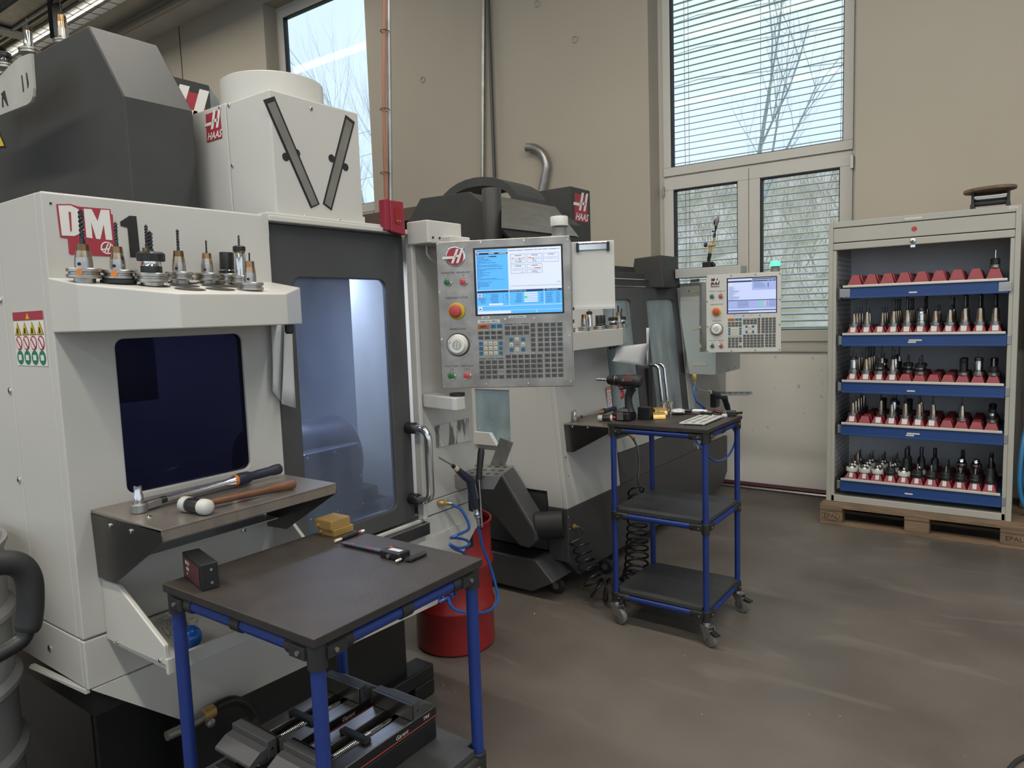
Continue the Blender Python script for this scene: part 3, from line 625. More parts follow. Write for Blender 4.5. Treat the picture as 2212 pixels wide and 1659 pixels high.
# safety sticker on the side
s = MB('logowhite', 'logored', 'yellow', 'greensign', 'ink'); sx0, sx1, sz0, sz1 = -2.018, -1.845, 1.466, 1.5955
O = V((sx0, YL-.0006, sz0)); q = lambda u, v, d=0: O+V((u*(sx1-sx0), -d, v*(sz1-sz0)))
def pgs(pts, slot, d): s.m = slot; s.prism([q(u, v, d) for u, v in pts], (0, -.0005, 0))
pgs([(0, 0), (1, 0), (1, 1), (0, 1)], 0, 0); pgs([(0, .84), (1, .84), (1, 1), (0, 1)], 1, .0006); pgs([(.44, .86), (.56, .86), (.5, .97)], 2, .0012)
for i in range(4):
    u = .13+i*.245
    pgs([(u-.11, .57), (u+.11, .57), (u, .81)], 4, .0006); pgs([(u-.095, .58), (u+.095, .58), (u, .795)], 2, .0012); pgs([(u-.03, .60), (u+.03, .60), (u+.02, .70), (u-.01, .70)], 4, .0018)
    ring = lambda r, k=14: [(u+r*math.cos(2*PI*j/k), .42+r*1.30*math.sin(2*PI*j/k)) for j in range(k)]
    pgs(ring(.105), 1, .0006); pgs(ring(.083), 0, .0012); pgs([(u-.07, .50), (u-.05, .52), (u+.07, .34), (u+.05, .32)], 1, .0018)
    g = [(u+.108*math.cos(2*PI*j/14), .15+.135*math.sin(2*PI*j/14)) for j in range(14)]; pgs(g, 3, .0006); pgs([(u-.05, .10), (u+.05, .10), (u+.05, .2), (u-.05, .2)], 0, .0012)
s.build('safety_sticker', M1)

# ---------------------------------------------------------------- control pendants
def pendant(label, C, az, face, detail, name='control_pendant'):
    C = V(C); U = V((math.cos(az), math.sin(az), 0)); N = V((math.sin(az), -math.cos(az), 0)); mm = .001
    p = lambda u, v, d=0: C+U*(u*mm)+EZ*(v*mm)+N*d
    t = thing(name, label, 'control panel', C-EZ*.375)
    b = MB(face); b.obox(p(-55.5, -113.5, -.004), U*.2375, EZ*.2615, N*.004); pn = b.build('face_plate', t, .002)
    b = MB('white2' if detail else 'greypaint'); b.obox(p(-55.5, -113.5, -.065), U*.2335, EZ*.2575, N*.057); b.build('housing', t, .006)
    b = MB('ink'); b.obox(p(-1, 1, .0006), U*.158, EZ*.1195, N*.0008); b.build('screen_frame', t, .001)
    s = MB(*(('scrwhite', 'scrblue', 'scrdark', 'scrtext', 'scrred', 'scryel', 'scrgreen') if detail else ('scrlav', 'scrlav2', 'scrdark', 'scrtext', 'scrred', 'scryel', 'scrgreen')))
    def R(u0, u1, v0, v1, slot, d=.0016): s.m = slot; s.obox(p((u0+u1)/2, (v0+v1)/2, d), U*abs(u1-u0)*.0005, EZ*abs(v1-v0)*.0005, N*.00015)
    R(-151, 151, -113, 113, 0)
    rnd = random.Random(4)
    if detail:
        R(-149, -36, 104, 112, 1, .002); R(-149, -36, 95, 102, 2, .002); R(-149, -36, -28, 95, 1, .002)
        for a, b_, c in ((-146, -138, 98.5), (-104, -84, 98.5), (-68, -40, 98.5)): R(a, b_, c-1.2, c+1.2, 0, .0024)
        for i in range(27):
            v = 88-i*4.25
            if i in (19,): R(-146, -50, v, v+.5, 3, .0024); continue
            L_ = (44, 26, 42, 50, 36, 68, 10, 78, 88, 10, 90, 30, 20, 46, 22, 40, 20, 8, 70, 0, 12, 52, 36, 42, 38, 6, 5)[i]; x = -146
            if i == 0: R(-147, -76, v-1.6, v+1.8, 2, .0022)
            while x < -146+L_: w_ = rnd.uniform(2.5, 8); R(x, min(x+w_, -146+L_), v-.7, v+.7, 3 if i else 0, .0024); x += w_+1.8
        R(-31, 148, 103, 109, 0, .002)
        for i, (u, w_) in enumerate(((-31, 25), (-4, 24), (24, 33), (60, 10), (73, 13), (89, 18), (110, 27), (140, 8))): R(u, u+w_-2, 105, 106.6, 3, .0024); R(u-2, u-1.6, 103, 109, 3, .0024)
        for u, v, kind in ((-26, 92, 0), (32, 92, 1), (90, 92, 2), (-26, 56, 3), (32, 56, 4)):
            for q in ((u, u+52, v, v+.5), (u, u+52, v-30, v-29.5), (u, u+.5, v-30, v), (u+52, u+52.5, v-30, v)): R(*q, 3, .0022)
            R(u+15, u+38, v-5.5, v-4, 3, .0022)
            for q in ((u+4, u+48, v-14, v-13.6), (u+4, u+48, v-19, v-18.6)): R(*q, 3, .0022)
            if kind == 0: R(u+4, u+10, v-14, v-12, 4, .0026); R(u+10, u+15, v-14, v-12, 5, .0026); R(u+37, u+42, v-14, v-12, 5, .0026); R(u+42, u+48, v-14, v-12, 4, .0026); R(u+31, u+34, v-18, v-15, 2, .0026)
            if kind == 1: R(u+4, u+15, v-14, v-12, 4, .0026); R(u+15, u+26, v-14, v-12, 5, .0026); R(u+20, u+23, v-18, v-15, 2, .0026)
            if kind == 4: R(u+14, u+25, v-14, v-12, 5, .0026); R(u+25, u+48, v-14, v-12, 4, .0026)
        R(-29, 149, -18, -17.4, 3, .002); R(-151, 151, -113, -30, 1, .0018)
        for a, b_ in ((-149, -37), (-33, 87), (90, 150)): R(a, b_, -38, -31, 2, .002)
        for u in (-35, 88.5): R(u-.7, u+.7, -84, -30, 0, .0022)
        R(-151, 151, -85.5, -84, 0, .0022); R(-151, 151, -102, -101, 0, .0022); R(-149, -31, -112, -103, 0, .0022); R(60, 61.5, -112, -102, 0, .0022)
        R(-147, -133, -52, -41, 0, .0024); R(-144, -136, -50, -43, 4, .0027); R(-147, -133, -100, -87, 0, .0024); R(-143, -137, -97, -93, 2, .0027)
        for i in range(5): R(18, 66, -46-i*7.2, -41-i*7.2, 0, .0024)
        R(18, 30, -60.4, -55.4, 6, .0027); R(-108, -58, -82, -76, 0, .0024)
        for i in range(6):
            for a, b_ in ((-104, -74), (-60, -54), (-48, -40), (-15, 10), (74, 84)): R(a+rnd.uniform(0, 6), b_, -45.6-i*5.6, -44.4-i*5.6, 3, .0026)
            for a, b_ in ((94, 120), (130, 146)): R(a, b_-rnd.uniform(0, 4), -45.6-i*6.2, -44.4-i*6.2, 3, .0026)
        for i in range(4): R(-146+i*3, -118+rnd.uniform(-6, 2), -58-i*5, -56.8-i*5, 3, .0026)
    else:
        R(-151, 0, 90, 100, 2, .002); R(2, 151, 104, 110, 2, .002); R(2, 151, 35, 102, 1, .002); R(-151, 151, -85, -27, 1, .002); R(-151, 151, -32, -28, 2, .0024)
        for u0, u1 in ((2, 100), (104, 124), (128, 150)): R(u0, u1, 92, 98, 2, .0024)
        R(-146, -112, 66, 69, 5, .0024); R(-151, 151, -100, -94, 2, .0024); R(-151, -20, -112, -101, 1, .0024); R(100, 104, 50, 80, 2, .0026)
        for i in range(20): R(-146, -146+rnd.uniform(20, 75), 60-i*4.4, 61-i*4.4, 3, .0024)
        for i in range(5): R(12, 12+rnd.uniform(30, 80), 84-i*8, 85.4-i*8, 3, .0026)
        for i in range(3): R(44, 76, -44-i*13, -40-i*13, 6, .0026); R(76, 92, -44-i*13, -40-i*13, 0, .0026); R(92, 100, -44-i*13, -40-i*13, 4, .0026)
        for i in range(6): R(108, 146, -40-i*7, -38.6-i*7, 3, .0026); R(-90, -20, -40-i*7, -38.6-i*7, 3, .0026)
    so = s.build('screen', t)
    if detail:
        T = lambda body, u, v, sz, m='scrtext', al='CENTER': textobj('screen_text', body, sz*mm, p(u, v, .003), U, EZ, m, t, al, lift=0)
        T('OPERATION: MEM', -147, 108, 6, 'scrtext', 'LEFT'); T('7.7 BAR', 2, 67, 7); T('40 %', 58, 67, 7); T('0.00 g', 58, 31, 8); T('C', 14, 30, 7); T('POSITION: WORK G54', -30, -34.5, 5.5, 'scrwhite', 'LEFT'); T('TIMER & ZAEHLER', 96, -34.5, 5, 'scrwhite', 'LEFT'); T('1 OF 2', 140, -8, 5); T('STOP', -140, -46.5, 2.6, 'scrwhite')
    # keys
    keys = []
    def grid(u0, v0, du, dv, nc, nr, w_, h_, m='keygrey', skip=()):
        for r_ in range(nr):
            for c_ in range(nc):
                if (c_, r_) in skip: continue
                keys.append((u0+du*c_+w_/2, v0-dv*r_-h_/2, w_, h_, m(c_, r_) if callable(m) else m, c_, r_))
    keys.append((-131.2, -156.2, 41, 15.5, 'keyorange', 'RESET', 0)); grid(-105.5, -148.8, 22.7, 0, 2, 1, 18.5, 14, 'keyblue'); grid(-151.8, -172.2, 23, 17.2, 4, 2, 18.6, 12.8)
    grid(-149.8, -210.3, 17.85, 17.5, 5, 3, 12.6, 13, lambda c_, r_: 'keyblue' if c_ in (0, 4) else 'keycream'); grid(-151.7, -276.2, 23.2, 17.8, 4, 4, 18.2, 13.3, skip=((3, 2),))
    grid(-55, -156.3, 22.6, 18.1, 4, 2, 18.5, 14); grid(-39.8, -198.4, 20.8, 18, 3, 3, 13.2, 13.2, lambda c_, r_: 'keycream' if (c_+r_) % 2 else 'keyblue', skip=((1, 1),))
    grid(37, -149, 0, 17.3, 1, 6, 15.5, 13.6); grid(61.5, -149, 23.1, 17.4, 4, 6, 18, 13.5); grid(-55, -258.1, 22.45, 17.7, 6, 5, 18, 13.3); grid(84, -256.8, 23, 17.8, 3, 5, 18, 13.2)
    cache = {}
    if detail:
        for u, v, w_, h_, m, c_, r_ in keys:
            kk = (w_, h_, m)
            if kk not in cache:
                b = MB(m); a, e = w_*.0005, h_*.0005; bot = [U*x+EZ*y for x, y in ((-a, -e), (a, -e), (a, e), (-a, e))]; n_ = b.add(*bot)
                b.add(*[q*.97+N*.0028 for q in bot]); b.add(*[q*.80+N*.0042 for q in bot])
                for L_ in (0, 4):
                    for i in range(4): j = (i+1) % 4; b.face((n_+L_+i, n_+L_+j, n_+L_+4+j, n_+L_+4+i))
                b.face((n_+8, n_+9, n_+10, n_+11)); cache[kk] = b.mesh('key')
            o = bpy.data.objects.new('key', cache[kk]); COL.objects.link(o); o.location = p(u, v); put(o, t)
        lt = MB('ink')
        for u, v, w_, h_, m, c_, r_ in keys:
            if m == 'keycream':
                lt.prism([p(u+x, v+y, .0043) for x, y in ((-2.5, -1.5), (2.5, -1.5), (0, 2.5))], N*.0002); continue
            if c_ == 'RESET': continue
            for i in range(2 if w_ > 15 else 1): lt.obox(p(u, v+1.6-i*3.2, .0044), U*(w_*.00026), EZ*.0006, N*.0001)
        lt.build('key_print', t, kind='stuff')
        textobj('key_text', 'RESET', .009, p(-131, -156.5, .0045), U, EZ, 'ink', t, bold=.0002)
        for i, ch in enumerate('ABCDEFGHIJKLMNOPQRSTUVWXYZ'):
            j = i+1; textobj('key_text', ch, .007, p(-55+22.45*(j % 6)+5, -258.1-17.7*(j//6)-5, .0046), U, EZ, 'ink', t)
        for i, ch in enumerate('789456123-0.'): textobj('key_text', ch, .007, p(84+23*(i % 3)+5, -256.8-17.8*(i//3)-5, .0046), U, EZ, 'ink', t)
        for i in range(4): textobj('key_text', 'F%d' % (i+1), .007, p(-151.8+23*i+9, -178.5, .0046), U, EZ, 'ink', t)
    else:
        b = MB('keygrey', 'keyblue', 'keycream', 'keyorange')
        for u, v, w_, h_, m, c_, r_ in keys: b.m = b.mats.index(m); b.obox(p(u, v, .0015), U*w_*.0005, EZ*h_*.0005, N*.0015)
        b.build('keypad', t, kind='stuff')
    ln = MB('ink')
    for u0, u1, v in ((-54.9, -26.2, -151), (2.5, 30.7, -151), (-151.6, -126.5, -271), (-89.6, -64.6, -271)): ln.obox(p((u0+u1)/2, v, .0003), U*(u1-u0)*.0005, EZ*.0012, N*.0003)
    ln.build('group_line', t)
    for body, u, v, sz in (('POWER ON', -254, 37.5, 9.5), ('POWER OFF', -197, 37, 9.5), ('I', -254, 27, 9), ('O', -197, 27, 10), ('EMERGENCY STOP', -225, -51.6, 10.5), ('HANDLE JOG', -225.5, -162, 10.5), ('CYCLE START', -254, -295, 9), ('FEED HOLD', -197, -295, 9), ('[ I ]', -254, -307, 9), ('[ O ]', -197, -307, 9), ('DISPLAY', -12, -151, 6.5), ('OVERRIDES', -108, -271, 6.5), ('SPINDLE', -73, -318, 5.5), ('CURSOR', -12.5, -223, 5), ('-', -270, -208, 11), ('+', -178, -208, 11)):
        textobj('plate_text', body, sz*mm, p(u, v), U, EZ, 'ink', t, sx=.92)
    sc = [(-287, 140), (-130, 138), (23, 136), (174, 134), (-286.5, -29), (173.5, -32), (-286, -198), (173, -197), (-286, -366), (-130.5, -364), (22, -363), (172.5, -361), (-52.7, -132), (50.7, -132)]
    screws(t, [p(u, v) for u, v in sc], N, .0045, m='chrome' if detail else 'zinc')
    for u, v, m in ((-254.5, 4, 'green'), (-197.5, 3, 'btnred'), (-254, -328.5, 'green'), (-196.5, -329, 'btnred')):
        b = MB('chrome', m); b.lathe([(.0145, 0), (.0145, .007), (.012, .009)], p(u, v), N, 20); b.m = 1; b.lathe([(.0112, .006), (.0112, .011), (.009, .0125)], p(u, v), N, 20); b.build('push_button', t)
    b = MB('yellow', 'btnred'); b.lathe([(.030, 0), (.030, .006), (.024, .008)], p(-226, -98), N, 28); b.m = 1; b.lathe([(.014, .008), (.014, .018), (.021, .021), (.0225, .027), (.019, .034), (.010, .037)], p(-226, -98), N, 28); b.build('emergency_stop', t)
    b = MB('black', 'strip', 'logowhite', 'greypaint'); b.lathe([(.042, 0), (.042, .004)], p(-226, -218), N, 36); b.m = 1; b.lathe([(.039, .004), (.037, .016), (.034, .018)], p(-226, -218), N, 36); b.m = 2; b.lathe([(.029, .017), (.029, .024), (.027, .026)], p(-226, -219), N, 30); b.m = 3; b.lathe([(.017, .0258), (.017, .0264)], p(-226, -219, 0), N, 24)
    b.m = 2
    for a in (-6, 4): b.prism([p(-226+a-2.5, -231, .0264), p(-226+a+.5, -231, .0264), p(-226+a+6, -207, .0264), p(-226+a+3, -207, .0264)], N*.0004)
    b.m = 1; b.lathe([(.004, .018), (.004, .03)], p(-250, -205), N, 10); b.build('jog_wheel', t)
    if detail:
        lg = MB('chrome', 'logored', 'logowhite'); lg.lathe([(.037, 0), (.037, .002), (.033, .0035)], p(-224, 94), N, 32); lg.m = 1; lg.lathe([(.031, .003), (.031, .004)], p(-224, 94), N, 32); lg.m = 2
        for pts in ([(-12, -24), (-3, -24), (18, 26), (9, 26)], [(6, -24), (15, -24), (36, 28), (27, 28)], [(-44, -8), (-4, -8), (-1, 1), (-42, 1)], [(2, -3), (16, -3), (19, 5), (5, 5)]): lg.prism([p(-224+x-3, 94+y, .004) for x, y in pts], N*.003)
        lg.build('round_emblem', t)
        for (u0, u1, v0, v1, body, sz) in ((-137, -109, -129, -119.5, 'SK40', 7.5), (-40, 22, -129.5, -120.5, '\u00f8 max: 63.5mm', 7.5), (-152, -72, -143.5, -132.5, 'L\u00e4nge max: 178mm', 8)):
            b = MB('paper'); b.obox(p((u0+u1)/2, (v0+v1)/2, .0003), U*(u1-u0)*.0005, EZ*(v1-v0)*.0005, N*.0002); lb_ = b.build('printed_label', t); textobj('label_text', body, sz*mm, p((u0+u1)/2, (v0+v1)/2, .0006), U, EZ, 'ink', lb_)
    else:
        haas_logo(p(-262, 66), U, EZ, .056, t, red='pinkred')
        for u, v, b_ in ((-110, -126, 'SK40'), (-5, -128, 'max 120mm'), (100, -122, 'max.')): ln2 = textobj('label_text', b_, .006, p(u, v), U, EZ, 'ink', t)
    b = MB('lampbase', 'lampgrey' if detail else 'lampgreen', 'black'); q = p(145, 148, -.03)
    b.lathe([(.030, 0), (.026, .012), (.026, .030), (.031, .036)], q, EZ, 24); b.m = 1; b.lathe([(.031, .036), (.031, .066), (.029, .069)], q, EZ, 24); b.build('beacon_lamp', t)
    return t, p, U, N
PD1, pp1, PU1, PN1 = pendant('large steel-faced control panel with blue screen beside the near machine', (-1.447, 2.0568, 1.6661), math.radians(26.97), 'panelsteel', True)
cb = thing('clipboard', 'white clipboard with chrome clip hanging right of the steel control panel', 'clipboard', pp1(259, -106, -.02))
b = MB('white2'); b.obox(pp1(259, 10, -.018), PU1*.074, EZ*.116, PN1*.003); b.build('board', cb, .002)
b = MB('chrome', 'black'); b.obox(pp1(260, 107, -.012), PU1*.050, EZ*.010, PN1*.003); b.tube([pp1(212, 120, -.008), pp1(308, 120, -.008)], .005, 8); b.m = 1
for u in (208, 312): b.obox(pp1(u, 106, -.010), PU1*.005, EZ*.015, PN1*.005)
b.build('clip', cb)
b = MB('white2'); b.obox(pp1(259, -104, -.012), PU1*.074, EZ*.004, PN1*.008); b.build('pen_ledge', cb)
b = MB('black'); b.obox(pp1(189, -104, -.006), PU1*.003, EZ*.005, PN1*.004); b.build('ledge_stop', cb)
# ================================================================ far machining centre (leaning front)
XB, YM0, YM1, ZB = -2.0, 3.236, 5.80, .48
M2 = thing('machining_center', 'smaller white and dark grey milling machine behind the steel control panel', 'machine', (-2.6, 4.5, 0))
lean = lambda z: XB-.095*(z-ZB)
LN = V((1, 0, .095)).normalized(); LUP = V((-.095, 0, 1)).normalized()
FP = lambda y, z, d=0: V((lean(z), y, z))+LN*d
bs = MB('darkgrey'); bs.prism([V((XB, YM0, ZB)), V((XB, YM1, ZB)), V((XB, YM1, .18)), V((XB, YM1-.12, .08)), V((XB, YM0+.1, .08)), V((XB, YM0, .18))], (-.03, 0, 0)); bs.box(-2.13, XB-.0305, YM0, YM0+.03, .18, ZB); bs.box(-3.2, -2.13, YM0+.02, YM0+.05, .22, .56)
bs.build('base_skirt', M2, .004)
MB('black').box(-3.2, XB-.10, YM0+.10, YM1-.1, .06, .46).build('machine_base', M2)
w_ = MB('white'); w_.prism([FP(YM0, ZB), FP(3.862, ZB), FP(3.88, 1.70), FP(YM0, 1.70)], -LN*.03); w_.build('front_panel', M2, .004)
# left side sheets
s = MB('white'); s.prism([V((XB-.0305, YM0, ZB)), V((-2.125, YM0, ZB)), V((-2.235, YM0, 1.72)), V((lean(1.70)-.0305, YM0, 1.72))], (0, .02, 0)); s.build('side_panel', M2, .003)
s = MB('white'); s.prism([V((-2.128, YM0, .565)), V((-2.37, YM0, .565)), V((-2.37, YM0, 1.72)), V((-2.238, YM0, 1.72))], (0, .02, 0)); s.build('side_panel', M2, .003)
s = MB('white'); s.box(-3.2, -2.37, YM0, YM0+.02, .565, .80); s.box(-3.2, -2.62, YM0, YM0+.02, .80, 1.72); s.box(-2.62, -2.37, YM0, YM0+.02, 1.12, 1.72); s.build('side_panel', M2, .003)
MB('glass_teal').box(-2.62, -2.37, YM0+.006, YM0+.012, .80, 1.12).build('side_window', M2)
MB('white2').prism([V((-2.62, YM0, .87)), V((-2.50, YM0, .87)), V((-2.45, YM0, .80)), V((-2.62, YM0, .80))], (0, -.03, 0)).build('side_sill', M2)
# lower front, doors, column
d = MB('darkgrey'); d.prism([FP(3.872, ZB+.002), FP(5.14, ZB+.002), FP(5.14, .655), FP(3.88, .672)], -LN*.03); d.build('lower_cover', M2, .003)
MB('greypaint').prism([FP(3.882, .676), FP(5.14, .66), FP(5.14, .745), FP(3.882, .76)], -LN*.03).build('sill_strip', M2, .003)
def door2(y0, y1, z0, z1, hole, nm):
    m = MB('darkgrey').plate(FP(y0, z0, -.004), EY, LUP, LN, y1-y0, (z1-z0), hole, .03, .03); o = m.build('door', M2, .003)
    b = MB('glass_teal'); c0 = FP(y0, z0, -.02); b.prism([c0+EY*(hole[0]-.01)+LUP*(hole[2]-.01), c0+EY*(hole[1]+.01)+LUP*(hole[2]-.01), c0+EY*(hole[1]+.01)+LUP*(hole[3]+.01), c0+EY*(hole[0]-.01)+LUP*(hole[3]+.01)], LN*.004); b.build('door_pane', o); return o
dl = door2(3.87, 4.43, .76, 1.705, (.02, .40, .02, .865), 'l'); dR = door2(4.432, 5.06, .76, 1.705, (.075, .535, .03, .865), 'r')
for o, y in ((dl, 4.46), (dR, 4.545)):
    h = MB('chrome'); a, e = FP(y, 1.175), FP(y, .86)
    h.tube([a, a+LN*.02]+arc(a+LN*.02-LUP*.04, LUP, LN, .04, 0, PI/2, 6)+arc(e+LN*.02+LUP*.04, LN, -LUP, .04, 0, PI/2, 6)+[e], .0125, 10); h.build('door_handle', o)
m = MB('black'); m.box(lean(1.1)-.005, lean(1.1)+.02, 4.37, 4.43, .80, 1.16); m.build('door_gasket', dl)
cl = MB('white'); cl.prism([FP(5.06, .50), FP(5.16, .50), FP(5.16, 1.74), FP(5.06, 1.74)], -LN*.05); cl.prism([FP(5.14, ZB), FP(5.17, ZB), FP(5.17, .70), FP(5.14, .70)], -LN*.03); cl.build('column', M2, .004)
st = MB('greypaint'); st.box(-2.06, -2.03, 5.16, 5.86, .50, 1.75); st.build('column_cover', M2, .003)
for k in (0, 1): MB('chrome').prism([PX(1560+k*5, 873, -2.029), PX(1562+k*5, 873, -2.029), PX(1567+k*5, 848, -2.029), PX(1565+k*5, 848, -2.029)], (.002, 0, 0)).build('vent_slot', M2)
# control cable duct: L shaped cover
g = MB('greypaint'); yb = 4.95
g.prism([V((-1.985, yb, 1.07)), V((-1.789, yb, 1.07)), V((-1.785, yb, 1.23)), V((-1.905, yb, 1.23)), V((-1.905, yb, 1.73)), V((-2.05, yb, 1.73)), V((-2.05, yb, 1.5))], (0, .05, 0)); g.box(-2.03, -1.789, yb+.05, 5.49, 1.07, 1.235); g.build('control_cover', M2, .003)
for q in (((1504, 604), (1523, 602), (1523, 608), (1504, 610)), ((1502, 627), (1521, 624), (1522, 631), (1503, 634)), ((1508, 707), (1526, 703), (1527, 709), (1509, 713)), ((1511, 729), (1514, 727), (1528, 748), (1525, 752)), ((1509, 783), (1538, 784), (1538, 790), (1509, 790))):
    x = [PY(a-12, b_, yb-.001) for a, b_ in q]; MB('tape').prism(x, (0, -.001, 0)).build('tape_strip', M2)
screws(M2, [PY(1484+a, b_, yb) for a, b_ in ((0, 615), (8, 614), (5, 629))], (0, -1, 0), .006); screws(M2, [(-1.788, yb+.1+i*.16, 1.09) for i in range(3)], (1, 0, 0), .007)
ab = MB('greypaint'); ab.box(-2.05, -1.58, 4.86, 5.0, 1.765, 1.83); ab.build('top_bar', M2, .004)
# top: rails, motor cover, hood, arch, chimney
r = MB('hood'); r.box(-2.22, -2.14, 3.3, 4.55, 1.735, 1.80); r.box(-2.20, -2.13, 3.3, 4.6, 1.70, 1.752); r.box(-2.30, -2.24, 3.3, 4.6, 1.80, 1.85); r.build('door_rail', M2, .003)
MB('chrome').box(-2.13, -2.125, 3.5, 4.6, 1.752, 1.758).build('rail_edge', M2); MB('chrome').box(-2.13, -2.118, 3.5, 5.0, 1.703, 1.710).build('rail_edge', M2)
mc = MB('hood'); yA, yB = 4.66, 4.98; xf = -2.05
mc.prism([V((xf-.24, yA, 1.70)), V((xf, yA, 1.70)), V((xf-.02, yA, 1.925)), V((xf-.22, yA, 1.915)), V((xf-.24, yA, 1.80))], (0, .30, 0)); mc.box(-2.33, -2.24, yA+.02, yA+.2, 1.72, 1.84); mc.build('motor_cover', M2, .006)
# dark roof sheets
sd = MB('hood'); sd.prism([V((-3.12, YM0, 1.72)), V((-3.097, YM0, 2.13)), V((-2.98, YM0, 2.262)), V((-2.60, YM0, 2.255)), V((-2.42, YM0, 2.12)), V((-2.30, YM0, 1.72))], (0, .02, 0)); sd.build('roof_side', M2, .003)
h = MB('hood'); yf = 4.19; h.prism([V((-2.50, yf, 1.72)), V((-2.50, yf, 2.39)), V((-2.72, yf, 2.39)), V((-3.2, yf, 2.36)), V((-3.2, yf, 1.72))], (0, .262, 0)); h.build('spindle_hood', M2, .003)
haas_logo((-2.5, 4.232, 2.165), EY, EZ, .182, M2, 'hood_logo')
w2_ = MB('steel', 'hood'); a, b_, c, e = V((-2.42, 3.36, 2.20)), V((-2.50, 4.40, 2.20)), PX(1250, 511, -2.2), PX(1083, 493, -2.2)
q = [PX(1083, 425, -2.45), PX(1200, 447, -2.45), PX(1250, 511, -2.2), PX(1083, 492, -2.2)]
w2_.poly(q); w2_.poly([p-EZ*.004 for p in reversed(q)]); w2_.build('sloping_cover', M2)
h2 = MB('hood'); h2.prism([PX(1083, 492, -2.205), PX(1250, 511, -2.205), V((-2.205, 4.0, 1.80)), V((-2.205, 3.3, 1.80))], (-.02, 0, 0)); h2.build('front_apron', M2)
rf = MB('hood'); rf.prism([V((-2.60, YM0+.02, 2.25)), V((-2.42, YM0+.02, 2.12)), V((-2.42, YM0+.02, 1.8)), V((-2.60, YM0+.02, 1.8))], (0, .93, 0)); rf.build('roof_sheet', M2, .003)
a0 = MB('hood'); ya, yb_ = 3.62, 3.95; xc, zc, ro, ri = -2.865, 2.23, .33, .29
pts = [V((xc+ro*math.cos(t), ya, zc+.19*math.sin(t))) for t in [PI*i/14 for i in range(15)]]+[V((xc+ri*math.cos(t), ya, zc+.135*math.sin(t))) for t in [PI*i/14 for i in reversed(range(15))]]
n = a0.add(*pts); a0.add(*[p+EY*(yb_-ya) for p in pts]); k = len(pts)
for i in range(14): a0.face((n+i, n+i+1, n+k-2-i, n+k-1-i)); a0.face((n+k+i+1, n+k+i, n+k+k-1-i, n+k+k-2-i))
for i in range(k): j = (i+1) % k; a0.face((n+j, n+i, n+k+i, n+k+j))
a0.build('belt_arch', M2)
cc_ = PY(1061.5, 410, 3.18); cy_ = MB('hood').lathe([(.053, 0), (.053, cc_.z-1.80), (.050, cc_.z-1.795)], (cc_.x, 3.18, 1.80), EZ, 32); cy_.build('filter_drum', M2)
# inside of the far machine
ch = MB('chamber'); ch.box(-2.95, -2.94, 3.3, 5.7, .7, 1.7); ch.box(-2.94, -2.2, 5.2, 5.21, .7, 1.7); ch.box(-2.94, -2.1, 3.29, 3.30, .7, .79); ch.box(-2.94, -2.1, 3.3, 5.2, .70, .71); ch.box(-2.94, -2.14, 3.3, 5.2, 1.69, 1.70); ch.build('chamber_lining', M2)
sp = MB('motor', 'steeldark'); sp.box(-2.8, -2.5, 4.1, 4.4, 1.25, 1.69); sp.m = 1; sp.box(-2.8, -2.3, 3.7, 5.0, .80, .88); sp.build('spindle_and_table', M2)
ld = bpy.data.lights.new('work_lamp_light', 'AREA'); ld.shape = 'RECTANGLE'; ld.size = 1.0; ld.size_y = .1; ld.energy = 38; ld.color = (.85, .95, 1)
lo = bpy.data.objects.new('work_lamp_light', ld); lo.location = (-2.45, 4.6, 1.66); lo.rotation_euler = (0, 0, PI/2); COL.objects.link(lo); put(lo, M2)
# tool tray, steel shelf
TR2 = [(-2.09, 3.10), (-2.09, 4.06), (-2.05, 4.06), (-1.86, 3.655), (-1.86, 3.10)]
tray(M2, TR2, 1.355, lambda x: 1.450, 0)
hb = MB('black'); hb.lathe([(.012, 0), (.012, -.02), (.008, -.025)], (0, 0, 0)); hm = hb.mesh('socket_end')
for x, y in ((-1.92, 3.62), (-1.95, 3.72), (-1.99, 3.83)):
    o = bpy.data.objects.new('socket_end', hm); o.location = (x, y, 1.355); COL.objects.link(o); put(o, M2)
sh = MB('shelfsteel'); sh.box(-2.05, -1.765, 3.29, 3.80, .937, .944); sh.box(-1.768, -1.765, 3.29, 3.80, .908, .944); sh.build('work_shelf', M2, .002)
for y in (3.29, 3.797): MB('steeldark').prism([V((-2.05, y, .938)), V((-1.767, y, .938)), V((-1.767, y, .908)), V((-1.985, y, .789)), V((-2.045, y, .787))], (0, .003, 0)).build('shelf_gusset', M2)
screws(M2, [PY(1236, 922, 3.29), PY(1269, 924, 3.29)], (0, -1, 0), .006)
screws(M2, [PX(1222, 987, -2.02), PX(1227, 1028, -2.02), PX(1305, 960, -2.03), PX(1309, 998, -2.03), PX(1228, 1110+8, -2.0), PX(1231, 1143, -2.0)], (1, 0, 0), .007)
ws = MB('logowhite', 'orange', 'logored'); O = FP(3.80, .90, .001)
q = [PX(1310, 836, lean(.98)+.004), PX(1318, 834, lean(.98)+.004), PX(1321, 877, lean(.98)+.004), PX(1313, 878, lean(.98)+.004)]
ws.prism(q, (.001, 0, 0)); ws.m = 1; ws.prism([p+V((.0012, 0, 0)) for p in (q[0], q[1], q[1]+(q[2]-q[1])*.17, q[0]+(q[3]-q[0])*.17)], (.0006, 0, 0)); ws.m = 2
for k_ in (.4, .75):
    c = (q[0]+q[1])/2*(1-k_)+(q[2]+q[3])/2*k_+V((.0015, 0, 0)); ws.tube([c+V((0, .015*math.cos(i*PI/6), .018*math.sin(i*PI/6))) for i in range(13)], .0018, 4, False)
ws.build('warning_sticker', M2)
